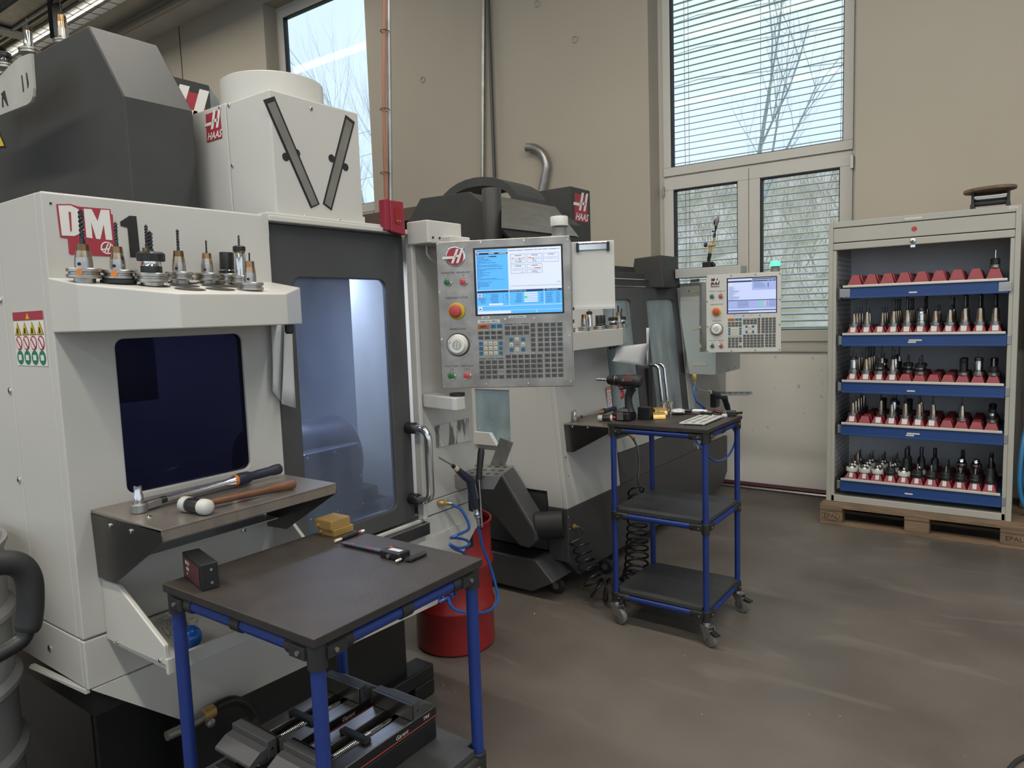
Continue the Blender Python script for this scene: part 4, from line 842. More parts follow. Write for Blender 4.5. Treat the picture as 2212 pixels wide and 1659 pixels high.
# chip chute
c = MB('darkgrey'); c.prism([PY(x, y, 3.08) for x, y in ((1030, 1072), (1052, 1008), (1080, 1020), (1127, 1099), (1158, 1150), (1157, 1170), (1142, 1185), (1122, 1180))], (0, .14, 0)); c.build('chip_chute', M2, .012)
c = MB('rubber'); c.tube([V((-2.15, 3.15, .39)), V((-2.02, 3.22, .40))], .075, 18); c.m = 0; c.build('chute_elbow', M2)
tk = thing('coolant_tank', 'low dark grey coolant tank on small wheels under the chip chute', 'tank', (-2.5, 3.4, 0))
t = MB('darkgrey', 'black'); t.prism([V((-3.0, 3.10, .03)), V((-2.16, 3.10, .03)), V((-2.02, 3.10, .105)), V((-2.13, 3.10, .21)), V((-3.0, 3.10, .21))], (0, .75, 0)); t.build('tank_body', tk, .006)
MB('black').box(-2.98, -2.16, 3.12, 3.80, .21, .214).build('tank_cover', tk)
for x, y in ((-2.07, 3.22), (-1.98, 3.62), (-2.9, 3.2)):
    w_ = MB('rubber', 'zinc'); w_.lathe([(.032, -.016), (.042, -.014), (.045, -.008), (.045, .008), (.042, .014), (.032, .016)], (x, y, .045), EY, 20); w_.m = 1; w_.lathe([(.02, -.018), (.02, .018)], (x, y, .045), EY, 12); w_.build('wheel', tk)
PD2, pp2, PU2, PN2 = pendant('smaller white-faced control panel with green beacon lamp in front of window', (-1.479, 4.777, 1.621), math.radians(13.44), 'white2', False)

# ---------------------------------------------------------------- loose papers on the tool trays
def sheet(label, pts, ofs, group):
    b = MB('paper'); rows = []
    for i in range(7):
        t = i/6; a = V(pts[0]).lerp(V(pts[3]), t); c = V(pts[1]).lerp(V(pts[2]), t); rows.append([a.lerp(c, j/4)+V(ofs)*math.sin(PI*t*.9+j*.5)*.5 for j in range(5)])
    n = b.add(*[p for r_ in rows for p in r_])
    for i in range(6):
        for j in range(4): b.face((n+i*5+j, n+i*5+j+1, n+i*5+j+6, n+i*5+j+5), True)
    o = b.build('paper_sheet'); so = o.modifiers.new('solid', 'SOLIDIFY'); so.thickness = .0006
    return tag(o, label, 'paper', group)
sheet('front white paper sheet hanging beside the near tool tray', [PX(613, 640, -1.775), PX(625, 640, -1.775), PX(642, 882, -1.775), PX(607, 872, -1.775)], (.012, 0, 0), 'hanging papers')
sheet('rear shaded paper sheet hanging behind the front one by the door', [PX(585, 700, -1.785), PX(616, 690, -1.785), PX(610, 868, -1.785), PX(588, 845, -1.785)], (.01, 0, 0), 'hanging papers')
sheet('curled white paper hanging under the far tool tray', [PX(1328, 750, -1.95), PX(1398, 741, -1.95), PX(1396, 790, -1.90), PX(1321, 780, -1.90)], (.02, .02, 0), 'hanging papers')
sheet('narrow paper edge hanging off the far tray corner', [PX(1396, 708, -1.96), PX(1402, 708, -1.96), PX(1401, 786, -1.94), PX(1397, 788, -1.94)], (.004, 0, 0), 'hanging papers')
# ================================================================ tube carts
def cart(label, x0, x1, y0, y1, levels, ztop, low=0, casters=True, top='board', clips=True):
    """x/y = leg axes; levels = heights of the shelf boards"""
    t = thing('tube_cart', label, 'cart', ((x0+x1)/2, (y0+y1)/2, 0)); R = .014
    zb = .115 if casters else .02
    for x in (x0, x1):
        for y in (y0, y1): MB('blue').tube([V((x, y, zb)), V((x, y, ztop-.02))], R, 16).build('leg', t)
    for z in levels:
        zr = z-.036
        for x in (x0, x1): MB('blue').tube([V((x, y0, zr)), V((x, y1, zr))], R, 14).build('rail', t)
        for y in (y0, y1): MB('blue').tube([V((x0, y, zr)), V((x1, y, zr))], R, 14).build('rail', t)
        for x in (x0, x1):
            for y in (y0, y1):
                b = MB('rubber', 'zinc'); b.lathe([(.0185, -.028), (.0185, .02), (.0165, .022)], (x, y, zr), EZ, 16)
                sx, sy = (1 if x == x0 else -1), (1 if y == y0 else -1)
                b.lathe([(.0178, 0), (.0178, .058), (.016, .062)], (x+sx*.012, y, zr), (sx, 0, 0), 14); b.lathe([(.0178, 0), (.0178, .058), (.016, .062)], (x, y+sy*.012, zr), (0, sy, 0), 14)
                b.obox(V((x+sx*.03, y-sy*.014, zr)), EX*.022, EY*.007, EZ*.011); b.obox(V((x-sx*.014, y+sy*.03, zr)), EX*.007, EY*.022, EZ*.011); b.m = 1
                b.lathe([(.0045, 0), (.0045, .005)], (x+sx*.026, y-sy*.02, zr), (0, -sy, 0), 8); b.lathe([(.0045, 0), (.0045, .005)], (x-sx*.02, y+sy*.026, zr), (-sx, 0, 0), 8)
                b.build('joint', t)
        if z == levels[-1]:
            for y in (y0, y1) if clips else (): MB('rubber').lathe([(.0172, -.015), (.0172, .015)], ((x0+x1)/2, y, zr), EX, 14).build('clip', t)
            for x in (x0, x1) if clips else (x1,): MB('rubber').lathe([(.0172, -.015), (.0172, .015)], (x, (y0+y1)/2, zr), EY, 14).build('clip', t)
            b = MB(top, 'boardedge'); b.box(x0-.02, x1+.02, y0-.02, y1+.02, z-.018, z); b.mi = [1, 0, 1, 1, 1, 1]; b.build('top_board', t, .002)
        else:
            e = .018; q = [(x0+e, y0-.005), (x1-e, y0-.005), (x1-e, y0+e), (x1+.005, y0+e), (x1+.005, y1-e), (x1-e, y1-e), (x1-e, y1+.005), (x0+e, y1+.005), (x0+e, y1-e), (x0-.005, y1-e), (x0-.005, y0+e), (x0+e, y0+e)]
            MB('boardgrey').prism([V((x, y, z-.018)) for x, y in q], (0, 0, .018)).build('shelf_board', t, .002)
    if casters:
        for k, (x, y) in enumerate(((x0, y0), (x1, y0), (x1, y1), (x0, y1))):
            a = (-.35, -.5, -.2, .3)[k]; d = V((math.cos(a), math.sin(a), 0)); c = V((x, y, 0))+d*.028; s = d.cross(EZ)
            b = MB('zinc'); b.lathe([(.017, .085), (.017, .125), (.013, .13)], (x, y, 0), EZ, 14)
            for g in (-1, 1): b.prism([V((x, y, .092))+s*g*.019-d*.02, V((x, y, .092))+s*g*.019+d*.03, c+s*g*.019+d*.012+EZ*.03, c+s*g*.019-d*.012+EZ*.03], s*g*.003)
            b.obox(V((x, y, .093))+d*.005, d*.026, s*.021, EZ*.003); cs = b.build('caster', t)
            w = MB('lampbase', 'strip', 'zinc'); w.m = 1; w.lathe([(.026, -.012), (.030, -.013), (.030, .013), (.026, .012)], c+EZ*.038, s, 22); w.m = 0; w.lathe([(.029, -.014), (.036, -.012), (.038, -.006), (.038, .006), (.036, .012), (.029, .014)], c+EZ*.038, s, 22); w.m = 2; w.lathe([(.008, -.022), (.008, .022)], c+EZ*.038, s, 10); w.build('wheel', cs)
            if k in (1, 2): MB('black').prism([c+d*.012+EZ*.078-s*.014, c+d*.05+EZ*.070-s*.014, c+d*.05+EZ*.064-s*.014, c+d*.01+EZ*.066-s*.014], s*.028).build('brake_pedal', cs)
    return t
C1 = cart('blue tube cart with brown-black top in the foreground', -1.469, -1.006, .769, 1.204, (.172, .5555, 1.0), 1.0)
C2 = cart('blue three-tier tube cart on casters standing in the aisle', -1.620, -1.157, 3.062, 3.500, (.172, .585, 1.008), 1.008, clips=False)

# ================================================================ tool cabinet on a pallet
PA = thing('pallet', 'weathered wooden pallet with EPAL brand under the tool cabinet', 'pallet', (-.53, 5.65, 0)); px0, px1, py0, py1 = -1.148, .052, 5.252, 6.02
for i, x in enumerate((px0, (px0+px1)/2-.0725, px1-.145)):
    for y in (py0+.004, (py0+py1)/2-.05, py1-.104): MB('woodx').box(x, x+.145, y, y+.10, .022, .100).build('block', PA, .003)
for y, w_ in ((py0, .10), ((py0+py1)/2-.05, .145), (py1-.10, .10)): MB('woodx').box(px0, px1, y, y+w_, .0, .021).build('bottom_board', PA, .002)
for x in (px0, (px0+px1)/2-.0725, px1-.145): MB('wood').box(x, x+.145, py0, py1, .101, .122).build('stringer_board', PA, .002)
for i, (y, w_) in enumerate(((py0, .145), (py0+.18, .10), (py0+.32, .145), (py0+.51, .10), (py1-.145, .145))): MB('woodx').box(px0, px1, y, y+w_, .1225, .144).build('deck_board', PA, .002)
textobj('brand_mark', 'EPAL', .042, (px0+.072, py0+.0035, .062), EX, EZ, 'boardedge', PA)
rg = MB('boardedge').tube([V((px0+.072+.058*math.cos(a), py0+.0035, .062+.032*math.sin(a))) for a in [i*PI/12 for i in range(25)]], .0013, 4, False); rg.build('brand_ring', PA)
textobj('brand_mark', 'EPAL', .042, (px1-.072, py0+.0035, .062), EX, EZ, 'boardedge', PA)

cx0, cx1, cyf, cyb, cz0, cz1 = -1.128, -.040, 5.350, 6.0, .1445, 2.106
CB = thing('tool_cabinet', 'tall grey roller shutter cabinet with open front and blue drawers', 'cabinet', ((cx0+cx1)/2, 5.67, cz0))
for x0, x1 in ((cx0, cx0+.03), (cx1-.03, cx1)): MB('cabgrey').box(x0, x1, cyf, cyb, cz0, cz1).build('side_wall', CB, .003)
MB('perf').box(cx0+.031, cx0+.033, cyf+.06, cyb-.03, .22, 1.88).build('perforated_sheet', CB); MB('perf').box(cx1-.033, cx1-.031, cyf+.06, cyb-.03, .22, 1.88).build('perforated_sheet', CB)
MB('cabgrey').box(cx0+.03, cx0+.052, cyf+.004, cyf+.05, cz0, 1.91).build('door_guide', CB, .002); MB('cabgrey').box(cx1-.052, cx1-.03, cyf+.004, cyf+.05, cz0, 1.91).build('door_guide', CB, .002)
MB('cabin').box(cx0+.03, cx1-.03, cyb-.03, cyb-.02, cz0, cz1).build('back_wall', CB)
MB('cabgrey').box(cx0+.03, cx1-.03, cyf, cyb, 2.066, cz1).build('top', CB, .003); MB('cabgrey').box(cx0+.03, cx1-.03, cyf+.006, cyf+.10, 1.966, 2.062).build('shutter_housing', CB, .003)
sb = MB('cabgrey'); sb.box(cx0+.03, cx1-.03, cyf+.002, cyf+.04, 1.914, 1.960); sb = sb.build('shutter_bar', CB, .005)
b = MB('chrome', 'ink'); b.lathe([(.016, 0), (.016, .006), (.012, .008)], ((cx0+cx1)/2-.03, cyf+.002, 1.938), (0, -1, 0), 16); b.m = 1; b.box((cx0+cx1)/2-.033, (cx0+cx1)/2-.027, cyf-.008, cyf-.0065, 1.932, 1.944); b.m = 0; b.box((cx0+cx1)/2-.045, (cx0+cx1)/2-.018, cyf+.01, cyf+.02, 1.898, 1.914); b.build('lock', sb)
b = MB('btnred', 'ink'); b.lathe([(.017, 0), (.017, .001)], ((cx0+cx1)/2-.025, cyf+.0055, 2.015), (0, -1, 0), 18); o = b.build('round_sticker', CB); textobj('sticker_text', '2.20', .013, ((cx0+cx1)/2-.025, cyf+.004, 2.015), EX, EZ, 'ink', o)
MB('paper').box(-.665, -.565, cyf-.001, cyf, 2.079, 2.089).build('name_label', CB)
MB('paper').box(-.105, -.062, cyf-.001, cyf, 2.083, 2.098).build('maker_plate', CB); textobj('plate_text', 'Garant', .010, (-.083, cyf-.0012, 2.090), EX, EZ, 'btnred', CB, shear=.25)
MB('cabgrey').box(cx0+.03, cx1-.03, cyf+.004, cyb-.03, cz0, .192).build('plinth', CB, .004)
DZ = (1.660, 1.334, 1.010, .712, .314)               # height of the drawer front's upper edge
OR = ('topmost', 'second', 'third', 'fourth', 'lowest'); COLN = ('first', 'second', 'third', 'fourth', 'fifth', 'sixth', 'seventh', 'eighth', 'ninth', 'tenth', 'eleventh')
for k, z in enumerate(DZ):
    dr = MB('drawerblue'); y0 = cyf-.01; dr.box(-1.035, -.095, y0, y0+.014, z-.082, z-.006); dr.box(-1.035, -.095, y0-.003, y0, z-.082, z-.070); dr.box(-1.03, -.10, y0+.014, cyb-.08, z-.012, z-.0015)
    dr.box(-1.035, -1.022, y0+.014, cyb-.08, z-.082, z-.014); dr.box(-.108, -.095, y0+.014, cyb-.08, z-.082, z-.014)
    do = dr.build('drawer', CB, .002)
    MB('strip').box(-1.03, -.10, y0-.012, y0+.004, z-.006, z+.010).build('handle_strip', do, .002)
    for xx, s in ((-1.06, 1), (-.072, -1)): MB('steeldark').box(xx-.012, xx+.012, cyf+.02, cyb-.1, z-.085, z+.0).build('slide_rail', do)
    for xx in ((-1.052, -.985), (-.145, -.078)) if k == 0 else ((-1.058, -1.036), (-.094, -.072)):
        MB('zinc').box(xx[0], xx[1], y0-(.004 if k == 0 else -.01), y0+.02, z-.072, z-.014).build('slide_end', do, .002)
    MB('paper').box(-.63, -.583, y0-.004, y0-.003, z-.060, z-.050).build('drawer_label', do)
    if k in (1, 3): MB('paper').box(-.625, -.55, y0-.004, y0-.003, z-.047, z-.037).build('drawer_label', do)

# red inserts and tool holders in the drawers
def insert(n, wd, dp, h, name, rows):
    b = MB('redblock'); s = wd/2
    for r_ in range(rows):
        y = r_*dp; a = s*.97; t = s*(.40 if h > .07 else .52)
        bot = [(-a, y, 0), (a, y, 0), (a, y+dp*.98, 0), (-a, y+dp*.98, 0)]; mid = dp/2
        top = [(-t, y+mid-t, h), (t, y+mid-t, h), (t, y+mid+t, h), (-t, y+mid+t, h)]; k = b.add(*bot, *top)
        for i in range(4): j = (i+1) % 4; b.face((k+i, k+j, k+4+j, k+4+i))
        b.face((k+4, k+5, k+6, k+7)); b.face((k+3, k+2, k+1, k))
    return b.mesh(name)
def holder_mesh(kind):
    """tool holder standing flange-down; origin at the flange foot, heights in metres"""
    b = MB('steel', 'chrome', 'black', 'drillbit', 'heat', 'nylon', 'brown_heat', 'orange')
    b.m = 0; b.lathe([(.030, 0), (.0318, .002), (.0318, .007), (.028, .0085), (.028, .0115), (.0318, .013), (.0318, .018), (.030, .0195)], (0, 0, 0), EZ, 18)
    if kind in ('shrink', 'shrinkdrill', 'shrinkbig', 'shrinksmall'):
        r0, r1, h = {'shrink': (.0175, .0115, .075), 'shrinkdrill': (.0185, .0125, .08), 'shrinkbig': (.0215, .0155, .085), 'shrinksmall': (.015, .009, .07)}[kind]
        b.m = 0; b.lathe([(r0, .0195, 0), (r0, .034, 4), (r0*.92, .05, 4), (r1, .0195+h, 6), (r1*.7, .0200+h)], (0, 0, 0), EZ, 16)
        if kind != 'shrink':
            L = {'shrinkdrill': .085, 'shrinkbig': .095, 'shrinksmall': .045}[kind]; r = {'shrinkdrill': .0055, 'shrinkbig': .0085, 'shrinksmall': .003}[kind]; b.m = 3
            b.lathe([(r*.9, .0195+h), (r, .0195+h+L*.2)]+[(r*(1.0 if i % 2 else .72), .0195+h+L*(.2+.1*i)) for i in range(1, 8)]+[(r*.3, .0195+h+L)], (0, 0, 0), EZ, 8)
    if kind in ('collet', 'colletshort', 'colletmill'):
        h = {'collet': .05, 'colletshort': .022, 'colletmill': .03}[kind]; R = {'collet': .021, 'colletshort': .0285, 'colletmill': .029}[kind]
        b.m = 2; b.lathe([(R*.92, .0195), (R*.92, .0195+h*.5, 1), (R*.86, .0195+h*.55, 1), (R*.86, .0195+h*.8, 2), (R*1.08, .0195+h*.85, 2), (R*1.08, .0195+h*.85+.022), (R*.8, .0195+h*.85+.026)], (0, 0, 0), EZ, 16)
        b.m = 3; z = .0195+h*.85+.024; r = .004 if kind == 'collet' else .008; L = .045 if kind == 'collet' else .055
        b.lathe([(r, z)]+[(r*(1 if i % 2 else .7), z+L*i/7) for i in range(1, 7)]+[(r*.4, z+L)], (0, 0, 0), EZ, 8)
    if kind == 'chuck':
        b.m = 1; b.lathe([(.024, .0195), (.024, .03), (.0205, .033), (.0205, .085), (.0185, .09), (.0185, .094), (.0225, .097, 2), (.0225, .112, 2), (.018, .118)], (0, 0, 0), EZ, 18); b.m = 3; b.lathe([(.003, .118), (.003, .165)], (0, 0, 0), EZ, 8)
    if kind == 'dark':
        b.m = 2; b.lathe([(.021, .0195), (.021, .08), (.019, .082), (.022, .086), (.022, .104), (.017, .108)], (0, 0, 0), EZ, 16)
    if kind == 'probe':
        b.m = 2; b.lathe([(.026, .0195), (.026, .055), (.02, .06)], (0, 0, 0), EZ, 16); b.m = 1; b.lathe([(.006, .06), (.006, .11), (.003, .112)], (0, 0, 0), EZ, 10)
    return b.mesh('tool_holder')
def block_mesh(kind):
    """small tools on white nylon rings in the lowest drawer"""
    b = MB('nylon', 'steel', 'drillbit', 'black', 'chrome')
    if kind == 'nylon': b.lathe([(.037, 0), (.038, .004), (.038, .024), (.036, .028)], (0, 0, 0), EZ, 16); b.m = 1; b.lathe([(.026, .028), (.022, .036), (.012, .040), (.010, .05), (.006, .055)], (0, 0, 0), EZ, 12); b.m = 2; b.lathe([(.004, .055), (.004, .085), (.002, .1)], (0, 0, 0), EZ, 7)
    if kind == 'ball': b.m = 1; b.lathe([(.030, 0), (.030, .01), (.018, .014), (.018, .03), (.012, .04)], (0, 0, 0), EZ, 14); b.m = 2; b.lathe([(.006, .04), (.006, .09), (.003, .1)], (0, 0, 0), EZ, 8)
    if kind == 'tall': b.m = 3; b.lathe([(.030, 0), (.031, .02), (.024, .03), (.024, .08), (.018, .1)], (0, 0, 0), EZ, 14); b.m = 2; b.lathe([(.012, .1), (.012, .16), (.009, .17)], (0, 0, 0), EZ, 8)
    if kind == 'silver': b.m = 4; b.lathe([(.010, 0), (.022, .07), (.028, .072), (.032, .085), (.032, .1), (.024, .11), (.02, .13), (.01, .135)], (0, 0, 0), EZ, 16)
    if kind == 'domed': b.m = 3; b.lathe([(.034, 0), (.034, .02, 1), (.032, .022, 3), (.032, .03), (.026, .05), (.012, .056)], (0, 0, 0), EZ, 14); b.m = 4; b.lathe([(.007, .055), (.007, .09)], (0, 0, 0), EZ, 8)
    return b.mesh('tool_holder')
HM = {k: holder_mesh(k) for k in ('shrink', 'shrinkdrill', 'shrinkbig', 'shrinksmall', 'collet', 'colletshort', 'colletmill', 'chuck', 'dark', 'probe')}
HM.update({k: block_mesh(k) for k in ('nylon', 'ball', 'tall', 'silver', 'domed')})
LOOK = {'shrink': 'slim bare steel holder', 'shrinkdrill': 'holder with spiral drill', 'shrinkbig': 'large holder with long drill', 'shrinksmall': 'small holder with thin drill', 'collet': 'black collet holder', 'colletshort': 'short black collet holder', 'colletmill': 'black collet holder with mill', 'chuck': 'polished chuck with dark cap', 'dark': 'plain dark holder', 'probe': 'dark stub holder with pin', 'nylon': 'white ringed tool', 'ball': 'small steel tool', 'tall': 'tall black tool', 'silver': 'silver cone holder', 'domed': 'dome shaped dark holder'}
ROWN = ('front row', 'second row', 'third row', 'fourth row', 'fifth row')
def stand(kind, x, y, z, di, ci, ri):
    o = bpy.data.objects.new('tool_holder', HM[kind]); COL.objects.link(o); o.location = (x, y, z); o.rotation_euler.z = random.uniform(0, 6)
    tag(o, '%s, %s column, %s, %s drawer' % (LOOK[kind], COLN[ci], ROWN[ri], OR[di]), 'tool holder', 'tool holders in the %s drawer' % OR[di])
INS = {}
def drawer_fill(di, ncol, h, spec, labels, rows=5):
    z = DZ[di]-.001; x0, x1 = -1.012, -.118; wd = (x1-x0)/ncol; y0 = cyf+.012; dp = .104
    me = insert(ncol, wd, dp, h, 'tool_insert', rows)
    for c in range(ncol):
        x = x0+wd*(c+.5); o = bpy.data.objects.new('tool_insert', me); COL.objects.link(o); o.location = (x, y0, z)
        tag(o, 'red plastic tool insert strip, %s from left in the %s drawer' % (COLN[c], OR[di]), 'tool insert', 'red inserts in the %s drawer' % OR[di])
        if c in labels:
            b = MB('paper', 'greypaint'); w_ = .016 if di < 4 else .011; k = .58*h; sl = (dp/2-wd/2*(.40 if h > .07 else .52))/h
            q = [V((x+s*w_+.004*math.sin(c*7), y0+zz*sl-.0012, z+zz)) for s, zz in ((-1, h*.28), (1, h*.28), (1, h*.95), (-1, h*.95))]; b.prism(q, (0, -.0008, 0)); b.build('paper_label', o)
        for r_, kind in enumerate(spec.get(c, '').split()):
            if kind != '-': stand(kind, x, y0+dp*(r_+.5), z+h*.98, di, c, r_)
drawer_fill(0, 9, .080, {8: 'probe'}, ())
drawer_fill(1, 11, .052, {0: 'shrinksmall shrinksmall shrinksmall shrinksmall', 1: 'shrinkdrill shrinksmall', 2: '- shrinksmall shrinksmall shrinksmall', 3: 'shrinkdrill shrinkdrill shrinkdrill shrinkdrill', 4: 'shrinkbig shrinkdrill shrinkdrill shrinkdrill', 5: 'chuck chuck shrinkdrill shrinkbig', 6: 'shrink shrinksmall shrinksmall shrinksmall', 7: 'shrinkdrill shrinksmall shrinksmall shrinkdrill', 8: 'shrinkbig shrinkdrill shrinkbig', 9: 'shrinkbig shrinkbig shrinkbig', 10: 'shrinkbig shrinkbig shrinkbig'}, range(11))
drawer_fill(2, 11, .052, {0: 'chuck shrinksmall shrink shrinksmall', 1: 'shrinkdrill shrinkbig shrinkdrill shrinkdrill', 2: 'colletmill shrinkdrill collet', 3: 'shrinkdrill chuck colletmill shrinkdrill', 4: '- colletmill', 5: 'colletmill colletmill', 8: 'dark dark', 9: 'chuck dark', 10: 'probe dark'}, range(4))
drawer_fill(3, 11, .052, {0: 'shrinksmall shrinksmall shrink shrinksmall shrink', 2: '- shrinkdrill dark', 3: 'shrinksmall chuck collet', 4: 'shrinkdrill dark dark', 5: 'shrinkdrill shrinkdrill', 6: 'shrinkdrill', 8: 'shrinkdrill', 10: 'collet dark'}, (0, 2, 3, 4, 5, 6))
drawer_fill(4, 11, .052, {0: 'nylon nylon shrink ball', 1: 'nylon nylon nylon ball', 2: 'nylon ball nylon ball', 3: 'domed nylon ball nylon', 4: 'nylon tall tall', 5: 'domed nylon tall', 6: 'domed ball tall', 7: 'domed domed ball', 8: 'domed silver tall', 9: 'domed silver ball', 10: 'tall tall tall'}, range(11))
# ================================================================ tool holders on the two tool trays (with parts)
def tool_part(label, kind, base, up, group, dot=False, s=1.0, cup=False):
    base = V(base); up = V(up).normalized(); t = thing('tool_holder', label, 'tool holder', base, group)
    at = lambda h: base+up*h
    b = MB('steel', 'black'); F = [(.030, 0), (.0318, .002), (.0318, .007), (.028, .0085), (.028, .0115), (.0318, .013), (.0318, .0185), (.030, .020)]
    b.lathe([(r*s, h) for r, h in F], base, up, 32); b.build('flange', t)
    def drill(z, r, L, turns=4):
        b = MB('drillbit'); x = up.orthogonal().normalized(); y = up.cross(x); n = 26; ring = 10
        for i in range(n+1):
            f = i/n; a0 = f*turns*2*PI; flute = 1 if f > .18 else 0; tip = 1 if f < .96 else .25
            for k in range(ring):
                a = 2*PI*k/ring; rr = r*tip*(1-(.42*flute)*(abs(math.sin(a))**4)); aa = a+a0
                b.v.append(tuple(at(z+L*f)+(x*math.cos(aa)+y*math.sin(aa))*rr))
        for i in range(n):
            for k in range(ring): j = (k+1) % ring; b.face((i*ring+k, i*ring+j, (i+1)*ring+j, (i+1)*ring+k), True)
        b.face([n*ring+k for k in range(ring)]); b.build('drill_bit', t)
    if kind[0] == 'shrink':
        _, r0, r1, h, dr, dl = kind
        b = MB('steel', 'heat', 'brown_heat'); b.lathe([(r0, .02, 0), (r0, .031, 0), (r0*.985, .036, 0), (r0*.93, .020+h*.45, 1), (r1*1.12, .020+h*.72, 2), (r1, .020+h, 2), (r1*.6, .0205+h)], base, up, 28); b.build('shrink_body', t)
        MB('ink').lathe([(.0035, 0), (.0035, .001)], at(.027)+V((.62, -.78, 0))*(r0+.0002), V((.62, -.78, 0)), 10).build('balance_hole', t)
        drill(.020+h, dr, dl)
    if kind[0] == 'collet':
        b = MB('black', 'chrome'); b.lathe([(.021, .02, 0), (.021, .034, 1), (.0195, .036, 1), (.0195, .044, 1)], base, up, 24); b.build('collet_body', t)
        b = MB('black'); k = 24; x = up.orthogonal().normalized(); y = up.cross(x)
        for h, rr in ((.044, .026), (.046, .0275), (.060, .0275), (.064, .022)):
            for i in range(k): a = 2*PI*i/k; r_ = rr*(.93 if i % 4 == 0 else 1); b.v.append(tuple(at(h)+(x*math.cos(a)+y*math.sin(a))*r_))
        for q in range(3):
            for i in range(k): j = (i+1) % k; b.face((q*k+i, q*k+j, (q+1)*k+j, (q+1)*k+i))
        b.face([3*k+i for i in range(k)]); b.face([i for i in reversed(range(k))]); b.build('collet_nut', t); drill(.062, kind[1], kind[2], 3)
    if kind[0] == 'chuck':
        b = MB('chrome', 'black', 'brown_heat'); b.lathe([(.0155, .02, 0), (.0155, .078, 0), (.0145, .08, 2), (.0145, .084, 2), (.0165, .086, 1), (.0165, .098, 1), (.012, .101)], base, up, 28); b.build('chuck_body', t); drill(.1, .003, .03, 2)
    if kind[0] == 'darkchuck':
        b = MB('black', 'chrome'); b.lathe([(.020, .02, 0), (.020, .028, 1), (.018, .030, 0), (.018, .075, 0), (.017, .077)], base, up, 22); b.build('chuck_body', t)
    if dot: MB('orange').lathe([(.0062, 0), (.0062, .0008)], base+up*.010+V((.78, -.62, 0))*.0319, V((.78, -.62, 0)), 14).build('orange_dot', t)
    if cup: MB('rubber').lathe([(.030, -.010), (.0345, -.008), (.0345, -.001), (.030, .0)], base, up, 28).build('rubber_cup', t)
    return t
G1 = 'tool holders on the near tool tray'; up1 = V((.06, 0, 1)).normalized()
def put1(label, kind, px, py, X, sc, dot=False, cup=False):
    c = PX(px, py, X); t = tool_part(label, kind, c, up1, G1, dot, 1.0, cup); t.scale = (sc, sc, sc)
    gap = c.z-zt1(X)
    if gap > .004: g = MB('steel').lathe([(.0215, -gap/sc-.004), (.0222, -.0005)], c, up1, 20); g.build('seat_ring', t); t.children[-1].matrix_parent_inverse = Matrix.Translation(-c)
put1('tool holder with thick long drill and orange dot, leftmost on the near tray', ('shrink', .0165, .0115, .047, .0052, .069), 183, 601, -1.715, 1.12, True)
put1('tool holder with orange dot standing in a grey rubber cup, near tray', ('shrink', .0150, .0105, .048, .0040, .052), 256, 603.5, -1.70, 1.09, True, True)
put1('short black collet holder with mill at the near tray middle', ('collet', .0060, .046), 328.5, 610, -1.66, 1.10)
put1('brown-tipped holder with drill behind the black collet holder', ('shrink', .0145, .010, .052, .0042, .056), 321, 601, -1.755, 1.02)
put1('tool holder with thin long drill right of the black collet holder', ('shrink', .0155, .0110, .050, .0036, .052), 388, 605, -1.72, 1.03)
put1('tool holder with short thin drill, fifth along the near tray', ('shrink', .0148, .0105, .050, .0026, .034), 448.5, 606, -1.73, 1.0)
put1('black chuck holder half hidden at the right back of the near tray', ('darkchuck',), 491, 607, -1.762, 1.0)
put1('polished cylindrical chuck with black cap on the near tray', ('chuck',), 519, 611, -1.71, .97)
put1('brown holder with fine drill at the right front of the near tray', ('shrink', .0148, .0105, .052, .0022, .022), 541, 627, -1.585, 1.0)
G2 = 'tool holders on the far tool tray'
for lab, kind, x, y, s in (('dark collet holder at the left end of the far tray', ('collet', .004, .05), -1.89, 3.12, 1), ('brown shrink holder second from left on the far tray', ('shrink', .0165, .0115, .065, .003, .002), -1.89, 3.27, 1), ('polished chuck holder third from left on the far tray', ('chuck',), -1.93, 3.40, 1.05),
    ('black chuck holder left of its twin on the far tray', ('darkchuck',), -1.90, 3.45, 1), ('black chuck holder right of its twin on the far tray', ('darkchuck',), -1.96, 3.60, 1), ('black collet holder with thin pin on the far tray', ('collet', .0025, .05), -1.89, 3.60, 1),
    ('brown shrink holder with spiral mill on the far tray', ('shrink', .0175, .0125, .07, .0055, .04), -1.94, 3.76, 1), ('wide black collet holder at the right end of the far tray', ('collet', .0055, .05), -1.98, 3.88, 1.1)):
    tool_part(lab, kind, (x, y, 1.4512), EZ, G2, 'thin pin' in lab, s)
G3 = 'tool holders on the tool carousel'
for lab, kind, p, L in (('polished holder with a pin standing on the carousel plate at top left', ('chuck',), (64, 118), 1), ('brown holder just showing above the dark hood', ('shrink', .02, .016, .09, .002, .05), (138, 98), 1), ('stubby bright cutter at the far upper left corner', ('collet', .012, .02), (10, 150), 1)):
    c = PY(*p, 1.20 if p[0] < 100 else 1.34); tool_part(lab, kind, c, EZ, G3, s=1.1)

